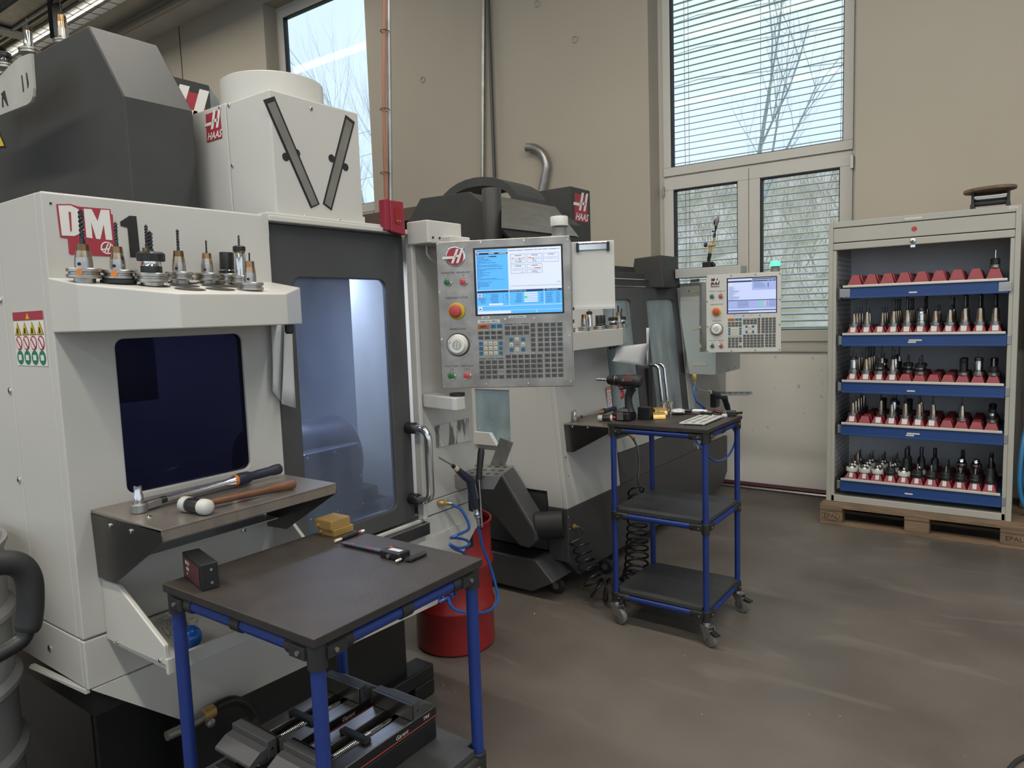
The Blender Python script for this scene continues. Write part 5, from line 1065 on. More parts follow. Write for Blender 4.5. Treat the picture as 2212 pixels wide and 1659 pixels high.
# ================================================================ hand tools
def torque_wrench(label, head, tail, zs):
    head, tail = V(head), V(tail); d = (tail-head).normalized(); L = (tail-head).length; t = thing('torque_wrench', label, 'torque wrench', V((head.x, head.y, zs)), 'torque wrenches')
    h = V((head.x, head.y, zs)); s = d.cross(EZ).normalized(); k = L/.39
    b = MB('zinc'); b.lathe([(.017, 0), (.019, .002), (.019, .020), (.017, .022)], h, EZ, 24); b.prism([h+s*.012+EZ*.003, h-s*.012+EZ*.003, h-s*.009+d*.05*k+EZ*.003, h+s*.009+d*.05*k+EZ*.003], EZ*.017); b.build('ratchet_head', t, .002)
    b = MB('chrome'); b.lathe([(.011, .022), (.011, .040), (.0085, .047), (.0085, .062), (.007, .063)], h, EZ, 20); b.build('socket', t)
    a = h+d*.05*k+EZ*.013; e = tail; dd = (e-a).normalized(); LL = (e-a).length
    MB('black').lathe([(.0085, 0), (.0085, .014)], a, dd, 14).build('collar', t)
    MB('chrome').lathe([(.0075, .012), (.0075, LL*.50), (.012, LL*.56), (.013, LL*.58)], a, dd, 20).build('shaft', t)
    MB('orange').lathe([(.0152, LL*.58), (.0152, LL*.60)], a, dd, 20).build('orange_ring', t)
    MB('grip').lathe([(.0155, LL*.60), (.0165, LL*.63), (.0155, LL*.70), (.0115, LL*.735), (.0125, LL*.80), (.0125, LL*.90), (.0145, LL*.945), (.0145, LL*.99), (.012, LL)], a, dd, 20).build('grip', t)
    return t
torque_wrench('torque wrench with blue grip and orange ring on the near steel shelf', (-1.665, .80, 1.12), (-1.672, 1.194, 1.145), 1.1198)
torque_wrench('torque wrench with blue grip and orange ring on the far steel shelf', (-2.03, 3.385, .945), (-1.978, 3.775, .97), .9445)
def hammer(label, c, ax, hd, hl, zs):
    c = V(c); ax = V(ax).normalized(); hd = V(hd).normalized(); t = thing('soft_hammer', label, 'hammer', V((c.x, c.y, zs)), 'soft-faced hammers'); c = V((c.x, c.y, zs+.0185))
    MB('black').lathe([(.0155, -.022), (.0165, -.018), (.0165, .018), (.0155, .022)], c, ax, 20).build('hammer_head', t)
    for s in (-1, 1): MB('nylon').lathe([(.0180, .022), (.0185, .030), (.0175, .042), (.012, .048), (.004, .050)], c, ax*s, 20).build('nylon_face', t)
    MB('black').lathe([(.010, .010), (.010, .030)], c, hd, 12).build('neck', t)
    MB('woodhandle').lathe([(.0075, .026), (.0085, .06), (.0095, hl*.6), (.0120, hl*.85), (.0115, hl), (.009, hl+.003)], c, hd, 14).build('handle', t)
hammer('white-faced hammer with brown wooden handle on the near steel shelf', (-1.532, .862, 1.12), (.99, .12, 0), (.05, 1, -.02), .26, 1.1198)
hammer('white-faced hammer on the far steel shelf behind the drill', (-1.86, 3.44, .94), (.92, .38, 0), (-.15, 1, -.03), .25, .9445)

# on the near cart
mb = thing('magnet_block', 'black magnet block with dark red label on the near cart', 'block', (-1.43, .79, 1.0)); a, b_, c = V((-1.487, .797, 1.0005)), V((-1.367, .768, 1.0005)), V((-1.372, .802, 1.0005))
u_ = b_-a; v_ = (c-b_); v_ = V((-u_.y, u_.x, 0)).normalized()*.036
m = MB('black').prism([a, b_, b_+v_, a+v_], (0, 0, .056)); m.build('block_body', mb, .002)
nn = V((u_.y, -u_.x, 0)).normalized(); un = u_.normalized()
MB('pinkred').prism([a+u_*.10+EZ*.006+nn*.0004, a+u_*.94+EZ*.006+nn*.0004, a+u_*.94+EZ*.048+nn*.0004, a+u_*.10+EZ*.050+nn*.0004], nn*.0006).build('red_label', mb)
lt = MB('strip'); 
for x0, z0, w_, h_ in ((.20, .036, .10, .008), (.34, .036, .06, .008), (.24, .024, .14, .007), (.25, .014, .05, .004)): lt.prism([a+u_*x0+EZ*z0+nn*.0012, a+u_*(x0+w_)+EZ*z0+nn*.0012, a+u_*(x0+w_)+EZ*(z0+h_)+nn*.0012, a+u_*x0+EZ*(z0+h_)+nn*.0012], nn*.0003)
lt.build('label_print', mb)
for z in (.014, .042): MB('zinc').lathe([(.003, 0), (.003, .0006)], b_+v_*.6+EZ*z+un*.0002, un, 10).build('pin', mb)
bf = thing('brass_block', 'gold coloured split clamping block with grooved top on the near cart', 'block', (-1.444, 1.19, 1.0))
b = MB('brass'); b.box(-1.476, -1.412, 1.155, 1.220, 1.0005, 1.018); b.build('lower_half', bf, .001)
b = MB('brass'); b.box(-1.480, -1.417, 1.150, 1.214, 1.0185, 1.040)
for i in range(7): b.box(-1.478+i*.0088, -1.4725+i*.0088, 1.151, 1.213, 1.0402, 1.0415)
b.build('upper_half', bf, .0008)
for x, y, z in ((-1.465, 1.1495, 1.026), (-1.462, 1.1545, 1.009)): MB('brass').lathe([(.0045, 0), (.0045, .003), (.003, .004)], (x, y, z), (0, -1, 0), 12).build('screw', bf)
for x, y in ((-1.45, 1.175), (-1.44, 1.165), (-1.44, 1.19)): MB('brass').lathe([(.0025, 0), (.0025, .0025)], (x, y, 1.0405), EZ, 10).build('pin', bf)
pn = thing('marker_pen', 'black pen with light cap and red band on the near cart', 'pen', (-1.374, 1.17, 1.0)); a = V((-1.373, 1.1246, 1.0055)); d = V((-.003, .098, 0)); dn = d.normalized(); L = d.length
MB('black').lathe([(.0045, .022), (.0052, .03), (.0052, .07), (.0042, .078)], a, dn, 12).build('barrel', pn); MB('keycream').lathe([(.0035, 0), (.0038, .012), (.003, .022)], a, dn, 10).build('cap', pn); MB('btnred').lathe([(.004, .078), (.004, .086)], a, dn, 10).build('band', pn); MB('logowhite').lathe([(.004, .086), (.0035, L)], a, dn, 10).build('tip', pn)
def caliper(label, a, d, L, body, z, sc=1):
    a = V(a); d = V(d).normalized(); s = V((-d.y, d.x, 0)); t = thing('caliper', label, 'caliper', V((a.x, a.y, z)), 'digital calipers'); A = V((a.x, a.y, z))
    b = MB('steeldark'); b.prism([A+s*.008+EZ*.004, A-s*.008+EZ*.004, A-s*.008+d*L+EZ*.004, A+s*.008+d*L+EZ*.004], EZ*.0035); b.build('beam', t)
    b = MB('redbox', 'logowhite')
    for f, w_ in ((.12, .05), (.34, .10)): b.m = 0; b.prism([A+s*.004+d*L*f+EZ*.0077, A-s*.003+d*L*f+EZ*.0077, A-s*.003+d*L*(f+w_)+EZ*.0077, A+s*.004+d*L*(f+w_)+EZ*.0077], EZ*.0003)
    b.m = 1
    for i in range(6): b.prism([A+s*.006+d*L*(.46+.03*i)+EZ*.0077, A+s*.002+d*L*(.46+.03*i)+EZ*.0077, A+s*.002+d*(L*(.46+.03*i)+.0008)+EZ*.0077, A+s*.006+d*(L*(.46+.03*i)+.0008)+EZ*.0077], EZ*.0003)
    b.build('scale_print', t)
    c = A+d*body; b = MB('black'); b.prism([c+s*.018, c-s*.020, c-s*.020+d*.062, c+s*.018+d*.062], EZ*.017); bo = b.build('display_body', t, .003)
    b = MB('lampgrey', 'btnred'); b.prism([c+s*.006+d*.016+EZ*.0172, c-s*.008+d*.016+EZ*.0172, c-s*.008+d*.052+EZ*.0172, c+s*.006+d*.052+EZ*.0172], EZ*.0003); b.m = 1; b.lathe([(.004, .017), (.004, .0185)], c+s*.008+d*.010, EZ, 10); b.build('display', bo)
    MB('chrome').lathe([(.005, 0), (.005, .004)], c-s*.020+d*.03+EZ*.008, -s, 12).build('thumb_screw', bo)
    j = c+d*.062
    MB('steeldark').prism([j+s*.010+EZ*.003, j-s*.022+EZ*.003, j-s*.016+d*.006+EZ*.003, j+s*.010+d*.010+EZ*.003], EZ*.004).build('sliding_jaw', t)
    MB('steeldark').prism([j+d*.012+s*.045+EZ*.003, j+d*.012-s*.018+EZ*.003, j+d*.030-s*.010+EZ*.003, j+d*.030+s*.040+EZ*.003, j+d*.022+s*.048+EZ*.003], EZ*.004).build('fixed_jaw', t)
    MB('strip').lathe([(.003, 0), (.003, .014), (.001, .018)], j-s*.018+d*.004+EZ*.006, -s, 8).build('jaw_tip', t)
caliper('black digital caliper lying across the near cart top', (-1.345, 1.126, 1.0), (1, .02, 0), .235, .145, 1.0005)
caliper('black digital caliper lying behind the perforated plate on the far cart', (-1.468, 3.447, 1.008), (1, .11, 0), .235, .14, 1.0085)
bal = tag(MB('balloon').ball(PX(409, 1377, -1.588), .0285, 20, 12, 1.0).build('ball'), 'glossy blue rubber ball in the white chip trough', 'ball')
ww = MB('steeldark'); rn = random.Random(3)
for i in range(9):
    c = PX(385+rn.uniform(-8, 12), 1352+rn.uniform(-14, 14), -1.62); ww.tube([c+V((rn.uniform(-.03, .03), rn.uniform(-.03, .03), rn.uniform(-.02, .03))) for _ in range(5)], .0006, 4, False)
tag(ww.build('wire_swarf', kind='stuff'), 'tangle of thin steel swarf in the white chip trough', 'swarf')
def vise(label, x0, x1, y0, y1, z):
    t = thing('machine_vise', label, 'vise', ((x0+x1)/2, (y0+y1)/2, z), 'machine vises on the near cart')
    b = MB('black'); b.box(x0, x1, y0, y1, z, z+.050); b.build('vise_body', t, .003)
    for xa, xb in ((x0, x0+.038), (x1-.038, x1)): MB('steel').box(xa, xb, y0+.03, y1-.01, z+.0505, z+.080).build('guide_rail', t, .0015)
    for xs in (x1,):
        MB('black').box(xs-.004, xs+.001, y0+.02, y1, z+.051, z+.077).build('side_plate', t); MB('btnred').box(xs+.001, xs+.0016, y0+.02, y1, z+.056, z+.058).build('red_line', t)
        textobj('maker_print', 'Garant', .014, (xs+.0012, y1-.115, z+.066), EY, EZ, 'logowhite', t, shear=.25); textobj('maker_print', 'TRK', .012, (xs+.0012, y1-.035, z+.068), EY, EZ, 'logowhite', t, shear=.25)
    xc = (x0+x1)/2; s = MB('chrome'); s.tube([V((xc, y0+.04, z+.064)), V((xc, y1-.05, z+.064))], .009, 14)
    for i in range(44): s.lathe([(.009, 0), (.0102, .0012), (.009, .0024)], (xc, y0+.05+i*.0042, z+.064), EY, 10, False)
    s.build('lead_screw', t)
    for yj, s_ in ((y1-.075, 1), (y0+.075, -1)):
        b = MB('darkgrey'); ya, yb2 = yj, yj+s_*.022; b.box(x0-.002, x1+.002, min(ya, yb2), max(ya, yb2), z+.0805, z+.119)
        q = [V((x0, yb2, z+.081)), V((x0, yb2, z+.106)), V((x0, yb2+s_*.018, z+.104)), V((x0, yb2+s_*.045, z+.088)), V((x0, yb2+s_*.045, z+.081))]; b.prism(q, (x1-x0, 0, 0)); j = b.build('jaw', t, .0015)
        MB('steeldark').box(x0-.003, x1+.003, yj-s_*.006 if s_ > 0 else yj, yj if s_ > 0 else yj+.006, z+.081, z+.1185).build('jaw_plate', j, .001)
        MB('chrome').lathe([(.003, 0), (.003, .001)], (x1+.002, yj+s_*.012, z+.1), EX, 10).build('jaw_pin', j)
    MB('black').box(x0+.02, x1-.02, (y0+y1)/2-.01, (y0+y1)/2+.008, z+.081, z+.090).build('cross_bar', t, .002)
    MB('orange').lathe([(.008, 0), (.008, .01)], (xc-.02, y0-.01, z+.03), EY, 10).build('screw_cap', t)
vise('black machine vise on the right on the near cart lower shelf', -1.232, -1.107, .79, 1.175, .5555)
vise('black machine vise on the left on the near cart lower shelf', -1.392, -1.267, .775, 1.16, .5555)

# ================================================================ drums, hoses, air guns
def drum(label, c, r, h, z0, m, n, name, open_=True):
    prof = [(r*.94, 0), (r, .01), (r, .03)]
    for k in range(n):
        zc = h*(k+1)/(n+1); prof += [(r*.985, zc-.022), (r*1.035, zc-.006), (r*1.035, zc+.006), (r*.985, zc+.022)]
    prof += [(r*.985, h-.03), (r, h-.02), (r*1.02, h-.008), (r*1.02, h), (r*.985, h), (r*.97, h-.02)]
    t = thing(name, label, 'drum', (c[0], c[1], z0)); MB(m).lathe(prof, (c[0], c[1], z0), EZ, 44, False).build('drum_shell', t)
    MB('black' if open_ else m).lathe([(.0001, 0), (r*.96, 0)], (c[0], c[1], z0+h-(.06 if open_ else .022)), EZ, 30, False).build('contents' if open_ else 'lid', t); return t
D1 = drum('red steel drum standing between the two machines', (-2.18, 2.48), .187, .60, 0, 'drumred', 2, 'steel_drum')
D2 = drum('dented grey steel drum with rust at the left picture edge', (-2.17, .395), .282, .89, .15, 'drumgrey', 4, 'steel_drum', False)
dl = thing('drum_dolly', 'low dolly under the grey drum at the left edge', 'dolly', (-2.17, .395, 0)); MB('black').lathe([(.27, .11), (.29, .115), (.29, .148), (.27, .149)], (-2.17, .395, 0), EZ, 30).build('dolly_ring', dl)
for a in range(4): x, y = -2.17+.2*math.cos(a*PI/2+.6), .395+.2*math.sin(a*PI/2+.6); MB('rubber').lathe([(.05, -.015), (.055, -.01), (.055, .01), (.05, .015)], (x, y, .055), EY, 18).build('wheel', dl)
hp = [PX(x, y, -1.50) for x, y in ((-120, 1235), (-60, 1222), (0, 1216), (30, 1217), (52, 1230), (64, 1258), (66, 1300), (64, 1330), (60, 1352), (48, 1380), (20, 1400), (-30, 1428), (-120, 1480), (-130, 1640), (-130, 1900))]
ht = thing('trolley_handle', 'black bent tube handle with foam grip at the left edge', 'handle', (hp[-1].x, hp[-1].y, 0))
def smooth(P, k=5):
    P = [V(p) for p in P]; out = []
    for i in range(len(P)-1):
        p0, p1, p2, p3 = P[max(i-1, 0)], P[i], P[i+1], P[min(i+2, len(P)-1)]
        for j in range(k):
            t = j/k; out.append(((p1*2)+(p2-p0)*t+(p0*2-p1*5+p2*4-p3)*t*t+(p1*3-p0-p2*3+p3)*t**3)*.5)
    out.append(P[-1]); return out
sp_ = smooth(hp); MB('black').tube(sp_, .0155, 14).build('tube', ht); MB('rubber').tube(sp_[:43], [.0225]*41+[.0215, .019], 16).build('foam_grip', ht)
low = V((hp[-1].x, hp[-1].y, 0.0)); MB('black').tube([hp[-1], V((hp[-1].x, hp[-1].y, .02))], .0155, 10).build('post', ht)
MB('black').box(hp[-1].x-.25, hp[-1].x+.02, hp[-1].y-.3, hp[-1].y+.05, .0, .05).build('trolley_base', ht)
# black hose with ball valve under the near machine
vh = thing('drain_hose', 'black drain hose with brass ball valve under the near machine', 'hose', (-1.80, 1.0, 0)); Xq = -1.77
MB('galv').tube([PX(x, y, Xq) for x, y in ((360, 1590), (400, 1572), (432, 1553), (450, 1540))], .013, 10).build('pipe', vh); MB('brass').lathe([(.017, 0), (.019, .012), (.017, .03)], PX(440, 1545, Xq), (PX(460, 1535, Xq)-PX(440, 1545, Xq)), 12).build('valve', vh)
MB('zinc').lathe([(.012, 0), (.012, .012), (.006, .016)], PX(450, 1558, Xq)+EX*.004, EX, 12).build('valve_knob', vh); MB('black').tube(smooth([PX(x, y, Xq) for x, y in ((458, 1534), (480, 1520), (505, 1513), (530, 1522), (548, 1545), (554, 1575))]+[V((Xq-.05, 1.17, .30)), V((Xq-.25, 1.25, .10))]), .0135, 10).build('hose', vh)

def coil(path, rad, turns, tube_r, seg=12, flat=1.0):
    P = smooth(path, 8); out = []; n = turns*seg
    Ls = [0]
    for a, b in zip(P, P[1:]): Ls.append(Ls[-1]+(b-a).length)
    x = None
    for i in range(n+1):
        s = Ls[-1]*i/n; k = 0
        while k < len(P)-2 and Ls[k+1] < s: k += 1
        f = (s-Ls[k])/max(Ls[k+1]-Ls[k], 1e-6); p = P[k].lerp(P[k+1], f); t = (P[k+1]-P[k]).normalized()
        if x is None: x = t.orthogonal().normalized()
        x = (x-t*x.dot(t)).normalized(); y = t.cross(x); a = 2*PI*i/seg; r = rad(i/n) if callable(rad) else rad
        out.append(p+(x*math.cos(a)+y*math.sin(a))*r)
    return out
def air_gun(label, tip, muzzle, head, foot, group, k=1.0):
    tip, muzzle, head, foot = V(tip), V(muzzle), V(head), V(foot); t = thing('air_gun', label, 'air gun', foot, group)
    d1 = (muzzle-tip).normalized(); d2 = (head-muzzle).normalized(); d3 = (foot-head).normalized()
    MB('steel').tube([tip, tip+d1*.03, muzzle], .003*k*k, 8).build('nozzle', t); MB('black').lathe([(.006, 0), (.008, .006), (.008, .012)], muzzle, d2, 14).build('nozzle_nut', t); MB('strip').lathe([(.0095*k, .012), (.0105*k, .03)], muzzle, d2, 14).build('collar', t); MB('orange').lathe([(.0108*k, .030), (.0108*k, .034)], muzzle, d2, 14).build('orange_ring', t)
    b = MB('grip'); p0 = muzzle+d2*.034; b.tube(smooth([p0, p0.lerp(head, .6), head, head.lerp(foot, .25), head.lerp(foot, .7), foot], 4), [k*r for r in (.012, .0125, .013, .014, .015, .0155, .016, .0165, .017, .017, .0165, .016, .0155, .015, .015, .0155, .0155, .015, .0145, .014, .013)], 14); b.build('grip_body', t)
    MB('zinc').tube([head+d2*.0+EZ*.012, head+EZ*.004+d2*.035, head.lerp(foot, .5)+d2*.036], .004, 8).build('lever', t)
    MB('chrome').lathe([(.010, 0), (.010, .02), (.0115, .022), (.0115, .04), (.008, .044), (.008, .06), (.0065, .062), (.0065, .074)], foot, d3, 14).build('coupling', t); MB('hoseblue').lathe([(.0118, .024), (.0118, .030)], foot, d3, 14).build('blue_band', t)
    return t, foot+d3*.07
XG = -1.70
g1, e1 = air_gun('dark blue air gun hanging beside the near machine', PX(947, 988, XG), PX(977, 1005, XG), PX(1015, 1038, XG), PX(1027, 1098, XG), 'air guns')
h1 = thing('air_hose', 'bright blue coiled air hose in front of the red drum', 'hose', PX(965, 1085, X1)); f0 = PX(947, 1086, X1)
MB('brass').lathe([(.010, 0), (.012, .006), (.012, .018), (.009, .022), (.011, .026), (.011, .036)], f0+V((.0, 0, 0)), V((.9, .5, -.05)), 14).build('fitting', h1); MB('zinc').lathe([(.008, .036), (.009, .05), (.006, .055)], f0, V((.9, .5, -.05)), 12).build('fitting_nut', h1)
q = [PX(x, y, xx) for x, y, xx in ((977, 1091, -1.75), (995, 1100, -1.73), (1010, 1125, -1.71), (1012, 1143, -1.70), (990, 1155, -1.68), (974, 1162, -1.70), (985, 1162, -1.74), (1008, 1167, -1.75), (1013, 1178, -1.72), (990, 1184, -1.68), (972, 1176, -1.68), (982, 1186, -1.73), (1004, 1196, -1.75))]
q += coil([PX(1000, 1205, -1.72), PX(985, 1240, -1.71), PX(970, 1275, -1.70), PX(958, 1288, -1.69)], .026, 7, 0, 8)
q += [PX(x, y, xx) for x, y, xx in ((950, 1300, -1.69), (968, 1292, -1.68), (972, 1305, -1.67), (985, 1318, -1.66), (1020, 1324, -1.65), (1055, 1320, -1.65), (1074, 1300, -1.66), (1072, 1270, -1.67), (1058, 1220, -1.69), (1042, 1180, -1.70))]+[e1]
MB('hoseblue').tube(smooth(q, 4), .0055, 8).build('hose', h1)
# perforated brackets that hold the guns
def bracket(label, O, U, W, w_, d_, grp, flap=.05):
    O, U, W = V(O), V(U).normalized(), V(W).normalized(); t = thing('tool_bracket', label, 'bracket', O, grp)
    b = MB('zinc'); b.prism([O, O+U*w_, O+U*w_+W*d_, O+W*d_], EZ*.002); b.prism([O, O+U*w_, O+U*(w_-.03)-EZ*flap, O+U*.03-EZ*flap], W*.002); b.build('perforated_plate', t)
    rows = 3
    for i in range(6):
        for j in range(rows): MB('ink').lathe([(.009 if (i+j) % 3 else .012, .0021), (.009 if (i+j) % 3 else .012, .0024)], O+U*(w_*(i+.6)/6.4)+W*(d_*(j+.6)/3.2), EZ, 12).build('hole', t)
    return t
bk1 = bracket('perforated steel bracket plate beside the near machine with tools hung in it', (-1.83, 2.075, .93), (.96, .28, 0), (-.35, .94, 0), .22, .20, 'perforated brackets')
for o_, col in (((-1.795, 2.12, .935), 0),): MB('steel').prism([V((-1.78, 2.28, .932)), V((-1.72, 2.30, .932)), V((-1.68, 2.31, 1.03)), V((-1.73, 2.29, 1.05))], (0, .003, 0)).build('upright_plate', bk1)
lv = thing('hand_brush', 'black handled brush standing in the near perforated bracket', 'brush', (-1.70, 2.14, .80)); MB('black').tube(smooth([PX(1040, 968, -1.69), PX(1037, 1000, -1.69), PX(1034, 1036, -1.69)], 4), [.011, .013, .0135, .013, .013, .012, .012, .012, .011], 12).build('handle', lv); MB('chrome').tube([PX(1034, 1036, -1.69), PX(1040, 1120, -1.69), PX(1041, 1138, -1.69)], .004, 8).build('shank', lv); MB('black').ball(PX(1041, 1140, -1.69), .007).build('shank_tip', lv)
mh = tag(MB('black').box(-1.745, -1.70, 2.085, 2.125, .79, .915).build('gun_holster', None, .008), 'black plastic holster behind the near air gun', 'holster')
# far station
XG2 = -1.86
g2, e2 = air_gun('dark blue air gun above the far cart', PX(1505, 841, XG2), PX(1531, 846, XG2), PX(1564, 858, XG2), PX(1573, 884, XG2), 'air guns', 1.45)
bk2 = bracket('perforated steel bracket plate at the far machine', PX(1548, 858, XG2)+V((-.02, .02, .02)), (.93, .35, 0), (-.35, .94, 0), .27, .14, 'perforated brackets', .012)
tag(MB('black').box(-1.915, -1.865, 5.17, 5.25, .80, .91).build('gun_holster', None, .008), 'black plastic holster behind the far air gun', 'holster')
h2 = thing('air_hose', 'blue air hose looping beside the far cart', 'hose', PX(1502, 812, -1.85)); f2 = PX(1500, 808, -1.87)
MB('brass').lathe([(.014, 0), (.017, .01), (.017, .04), (.012, .05)], f2, (0, 0, -1), 14).build('fitting', h2); MB('zinc').lathe([(.012, .05), (.012, .08), (.009, .09)], f2, (0, 0, -1), 12).build('fitting_nut', h2)
MB('hoseblue').tube(smooth([f2-EZ*.08, PX(1500, 850, -1.86), PX(1506, 868, -1.84), PX(1518, 878, -1.82), PX(1522, 882, -1.82), PX(1505, 884, -1.84), PX(1492, 890, -1.85), PX(1500, 940, -1.85), PX(1520, 975, -1.80), PX(1545, 996, -1.78), PX(1570, 988, -1.78), PX(1586, 960, -1.78), PX(1588, 935, -1.80), PX(1580, 920, -1.82), e2], 5), .0075, 8).build('hose', h2)
# black coil hose at the far machine
h3 = thing('coil_hose', 'black coiled air hose sagging to the floor beside the far machine', 'hose', (-1.9, 3.28, 0)); f3 = V((-2.0, 3.289, .372))
MB('brass').lathe([(.012, 0), (.016, .004), (.016, .012), (.009, .016), (.009, .035)], f3, EX, 12).build('fitting', h3)
q = [f3+EX*.03, f3+V((.05, .01, -.01)), f3+V((.06, .0, -.05))]+coil([f3+V((.05, -.02, -.07)), V((-1.90, 3.24, .22)), V((-1.83, 3.20, .13)), V((-1.80, 3.20, .085)), V((-1.77, 3.23, .075)), V((-1.72, 3.27, .07)), V((-1.68, 3.32, .08)), V((-1.69, 3.42, .12)), V((-1.74, 3.55, .25)), V((-1.80, 3.68, .42)), V((-1.84, 3.75, .50))], lambda t: .045+.018*math.sin(PI*t), 24, 0, 10)
q += [V((-1.85, 3.80, .55)), V((-1.87, 3.86, .62)), V((-1.90, 3.90, .72)), V((-1.95, 3.93, .77))]
MB('black').tube(smooth(q, 2), .0062, 7).build('hose', h3); MB('brass').tube([V((-1.935, 3.922, .765)), V((-1.99, 3.95, .80))], .011, 10).build('fitting', h3)

# ================================================================ things on the far cart
ZC = 1.0085
dr = thing('power_drill', 'black cordless drill with red trigger standing on the far cart', 'drill', (-1.59, 3.16, ZC)); Yd = 3.16
D = lambda x, y, o=0: PY(x, y, Yd)+EY*o
ax = (D(1312, 822)-D(1372, 825)).normalized()
b = MB('rubber'); b.lathe([(.018, -.0), (.030, .012), (.033, .03), (.033, .085), (.030, .105), (.026, .12)], D(1386, 824), ax, 24); b.build('motor_housing', dr)
b = MB('black', 'zinc'); b.lathe([(.0275, 0), (.0275, .018, 1), (.0278, .020, 0), (.027, .022), (.0255, .045), (.022, .062), (.012, .070)], D(1386, 824)+ax*.118, ax, 24); b.build('chuck', dr)
MB('chrome').lathe([(.0045, .0), (.0045, .012), (.0075, .013), (.0075, .062)], D(1386, 824)+ax*.186, ax, 14).build('bit_holder', dr)
b = MB('rubber'); b.tube(smooth([D(1365, 838), D(1358, 855), D(1358, 872), D(1361, 890)], 4), [.024, .022, .0205, .0195, .019, .019, .019, .019, .0195, .020, .021, .023, .026], 16); b.build('grip', dr)
b = MB('rubber'); b.prism([D(1341, 842, -.022), D(1378, 836, -.022), D(1383, 826, -.022), D(1336, 826, -.022)], EY*.044); b.build('gear_case', dr, .006)
MB('btnred').tube(smooth([D(1342, 843), D(1345, 850), D(1345, 856), D(1341, 859)], 3), .008, 8).build('trigger', dr)
MB('btnred').prism([D(1341, 835, -.0235), D(1350, 835, -.0235), D(1350, 838, -.0235), D(1341, 838, -.0235)], EY*.001).build('direction_switch', dr)
bp0 = D(1354, 900); b = MB('black'); b.prism([V((-1.655, 3.115, ZC)), V((-1.565, 3.115, ZC)), V((-1.560, 3.13, ZC)), V((-1.560, 3.20, ZC)), V((-1.655, 3.20, ZC))], (0, 0, .042)); b.build('battery', dr, .008)
b = MB('black'); b.prism([V((-1.650, 3.118, ZC+.042)), V((-1.562, 3.118, ZC+.042)), V((-1.575, 3.13, ZC+.062)), V((-1.615, 3.13, ZC+.062))], EY*.07); b.build('battery_foot', dr, .006)
b = MB('zinc', 'btnred'); b.box(-1.625, -1.590, 3.111, 3.1145, ZC+.006, ZC+.045); b.m = 1; b.box(-1.648, -1.632, 3.113, 3.1148, ZC+.012, ZC+.024); b.build('battery_clip', dr)
textobj('maker_print', 'BOSCH', .013, D(1363, 820)-EY*.0335, ax*-1, EZ, 'btnred', dr, bold=.0003)
MB('greypaint').tube([D(1352, 820)-EY*.0335+ax*-.0+V((.005*math.cos(a), 0, .005*math.sin(a))) for a in [i*PI/5 for i in range(11)]], .0008, 4, False).build('round_emblem', dr)
MB('btnred').box(D(1357, 812).x-.012, D(1357, 812).x+.02, Yd-.008, Yd+.008, D(1357, 812).z+.004, D(1357, 812).z+.010).build('mode_switch', dr)
tag(MB('black').box(-1.555, -1.490, 3.20, 3.245, ZC, ZC+.062).build('plastic_case', None, .003), 'small plain black box right behind the drill on the far cart', 'box')
for i, (x, y, z, rz) in enumerate(((-1.478, 3.275, ZC, 2.15), (-1.492, 3.325, ZC+.012, 2.2), (-1.548, 3.425, ZC, 2.4))):
    t = thing('pipe_clamp', ('front gold coloured pipe clamp half on the far cart', 'middle gold pipe clamp half leaning on the front one', 'rear gold pipe clamp half behind the drill on the far cart')[i], 'clamp', (x, y, z), 'gold pipe clamps')
    u = V((math.cos(rz), math.sin(rz), 0)); s = V((-u.y, u.x, 0)); pts = [V((x, y, z))+u*(.042*math.cos(a))+EZ*(.030*math.sin(a)+.002) for a in [PI*k/12 for k in range(13)]]; pts2 = [V((x, y, z))+u*(.037*math.cos(a))+EZ*(.025*math.sin(a)+.002) for a in [PI*k/12 for k in reversed(range(13))]]
    b = MB('brass'); n = b.add(*[p-s*.03 for p in pts+pts2]); b.add(*[p+s*.03 for p in pts+pts2])
    for k in range(12): b.face((n+k, n+k+1, n+24-k, n+25-k)); b.face((n+26+k+1, n+26+k, n+26+25-k, n+26+24-k))
    for k in range(26): j = (k+1) % 26; b.face((n+j, n+k, n+26+k, n+26+j), True)
    b.build('clamp_shell', t); MB('brass').lathe([(.006, 0), (.006, .002)], V((x, y, z+.0325))-s*.0, EZ, 10).build('rivet', t)
for i, (x, y) in enumerate(((-1.50, 3.39), (-1.475, 3.42), (-1.515, 3.44))):
    t = thing('threaded_fitting', ('left shiny threaded fitting behind the gold clamps', 'right shiny threaded fitting behind the gold clamps', 'rearmost shiny threaded fitting behind the gold clamps')[i], 'fitting', (x, y, ZC), 'threaded fittings')
    MB('chrome').lathe([(.011, 0), (.011, .006)]+[(.009+(.001 if k % 2 else 0), .008+k*.004) for k in range(12)]+[(.009, .058)], (x, y, ZC), EZ, 14).build('stud', t); MB('chrome').lathe([(.014, .055), (.014, .066), (.012, .068)], (x, y, ZC), EZ, 6).build('hex_nut', t)
bg = MB('plasticclear'); rn = random.Random(9); c = V((-1.445, 3.44, ZC+.016)); n = bg.add(*[c+V((.045*math.cos(a)*math.sin(f)*rn.uniform(.75, 1.2), .04*math.sin(a)*math.sin(f)*rn.uniform(.75, 1.2), .016*math.cos(f)*rn.uniform(.6, 1.0)-0)) for f in (.05, .6, 1.1, 1.57, 2.2, 3.09) for a in [2*PI*k/12 for k in range(12)]])
for i in range(5):
    for k in range(12): j = (k+1) % 12; bg.face((n+i*12+k, n+i*12+j, n+(i+1)*12+j, n+(i+1)*12+k))
tag(bg.build('plastic_bag'), 'crumpled clear plastic bag on the far cart', 'bag')
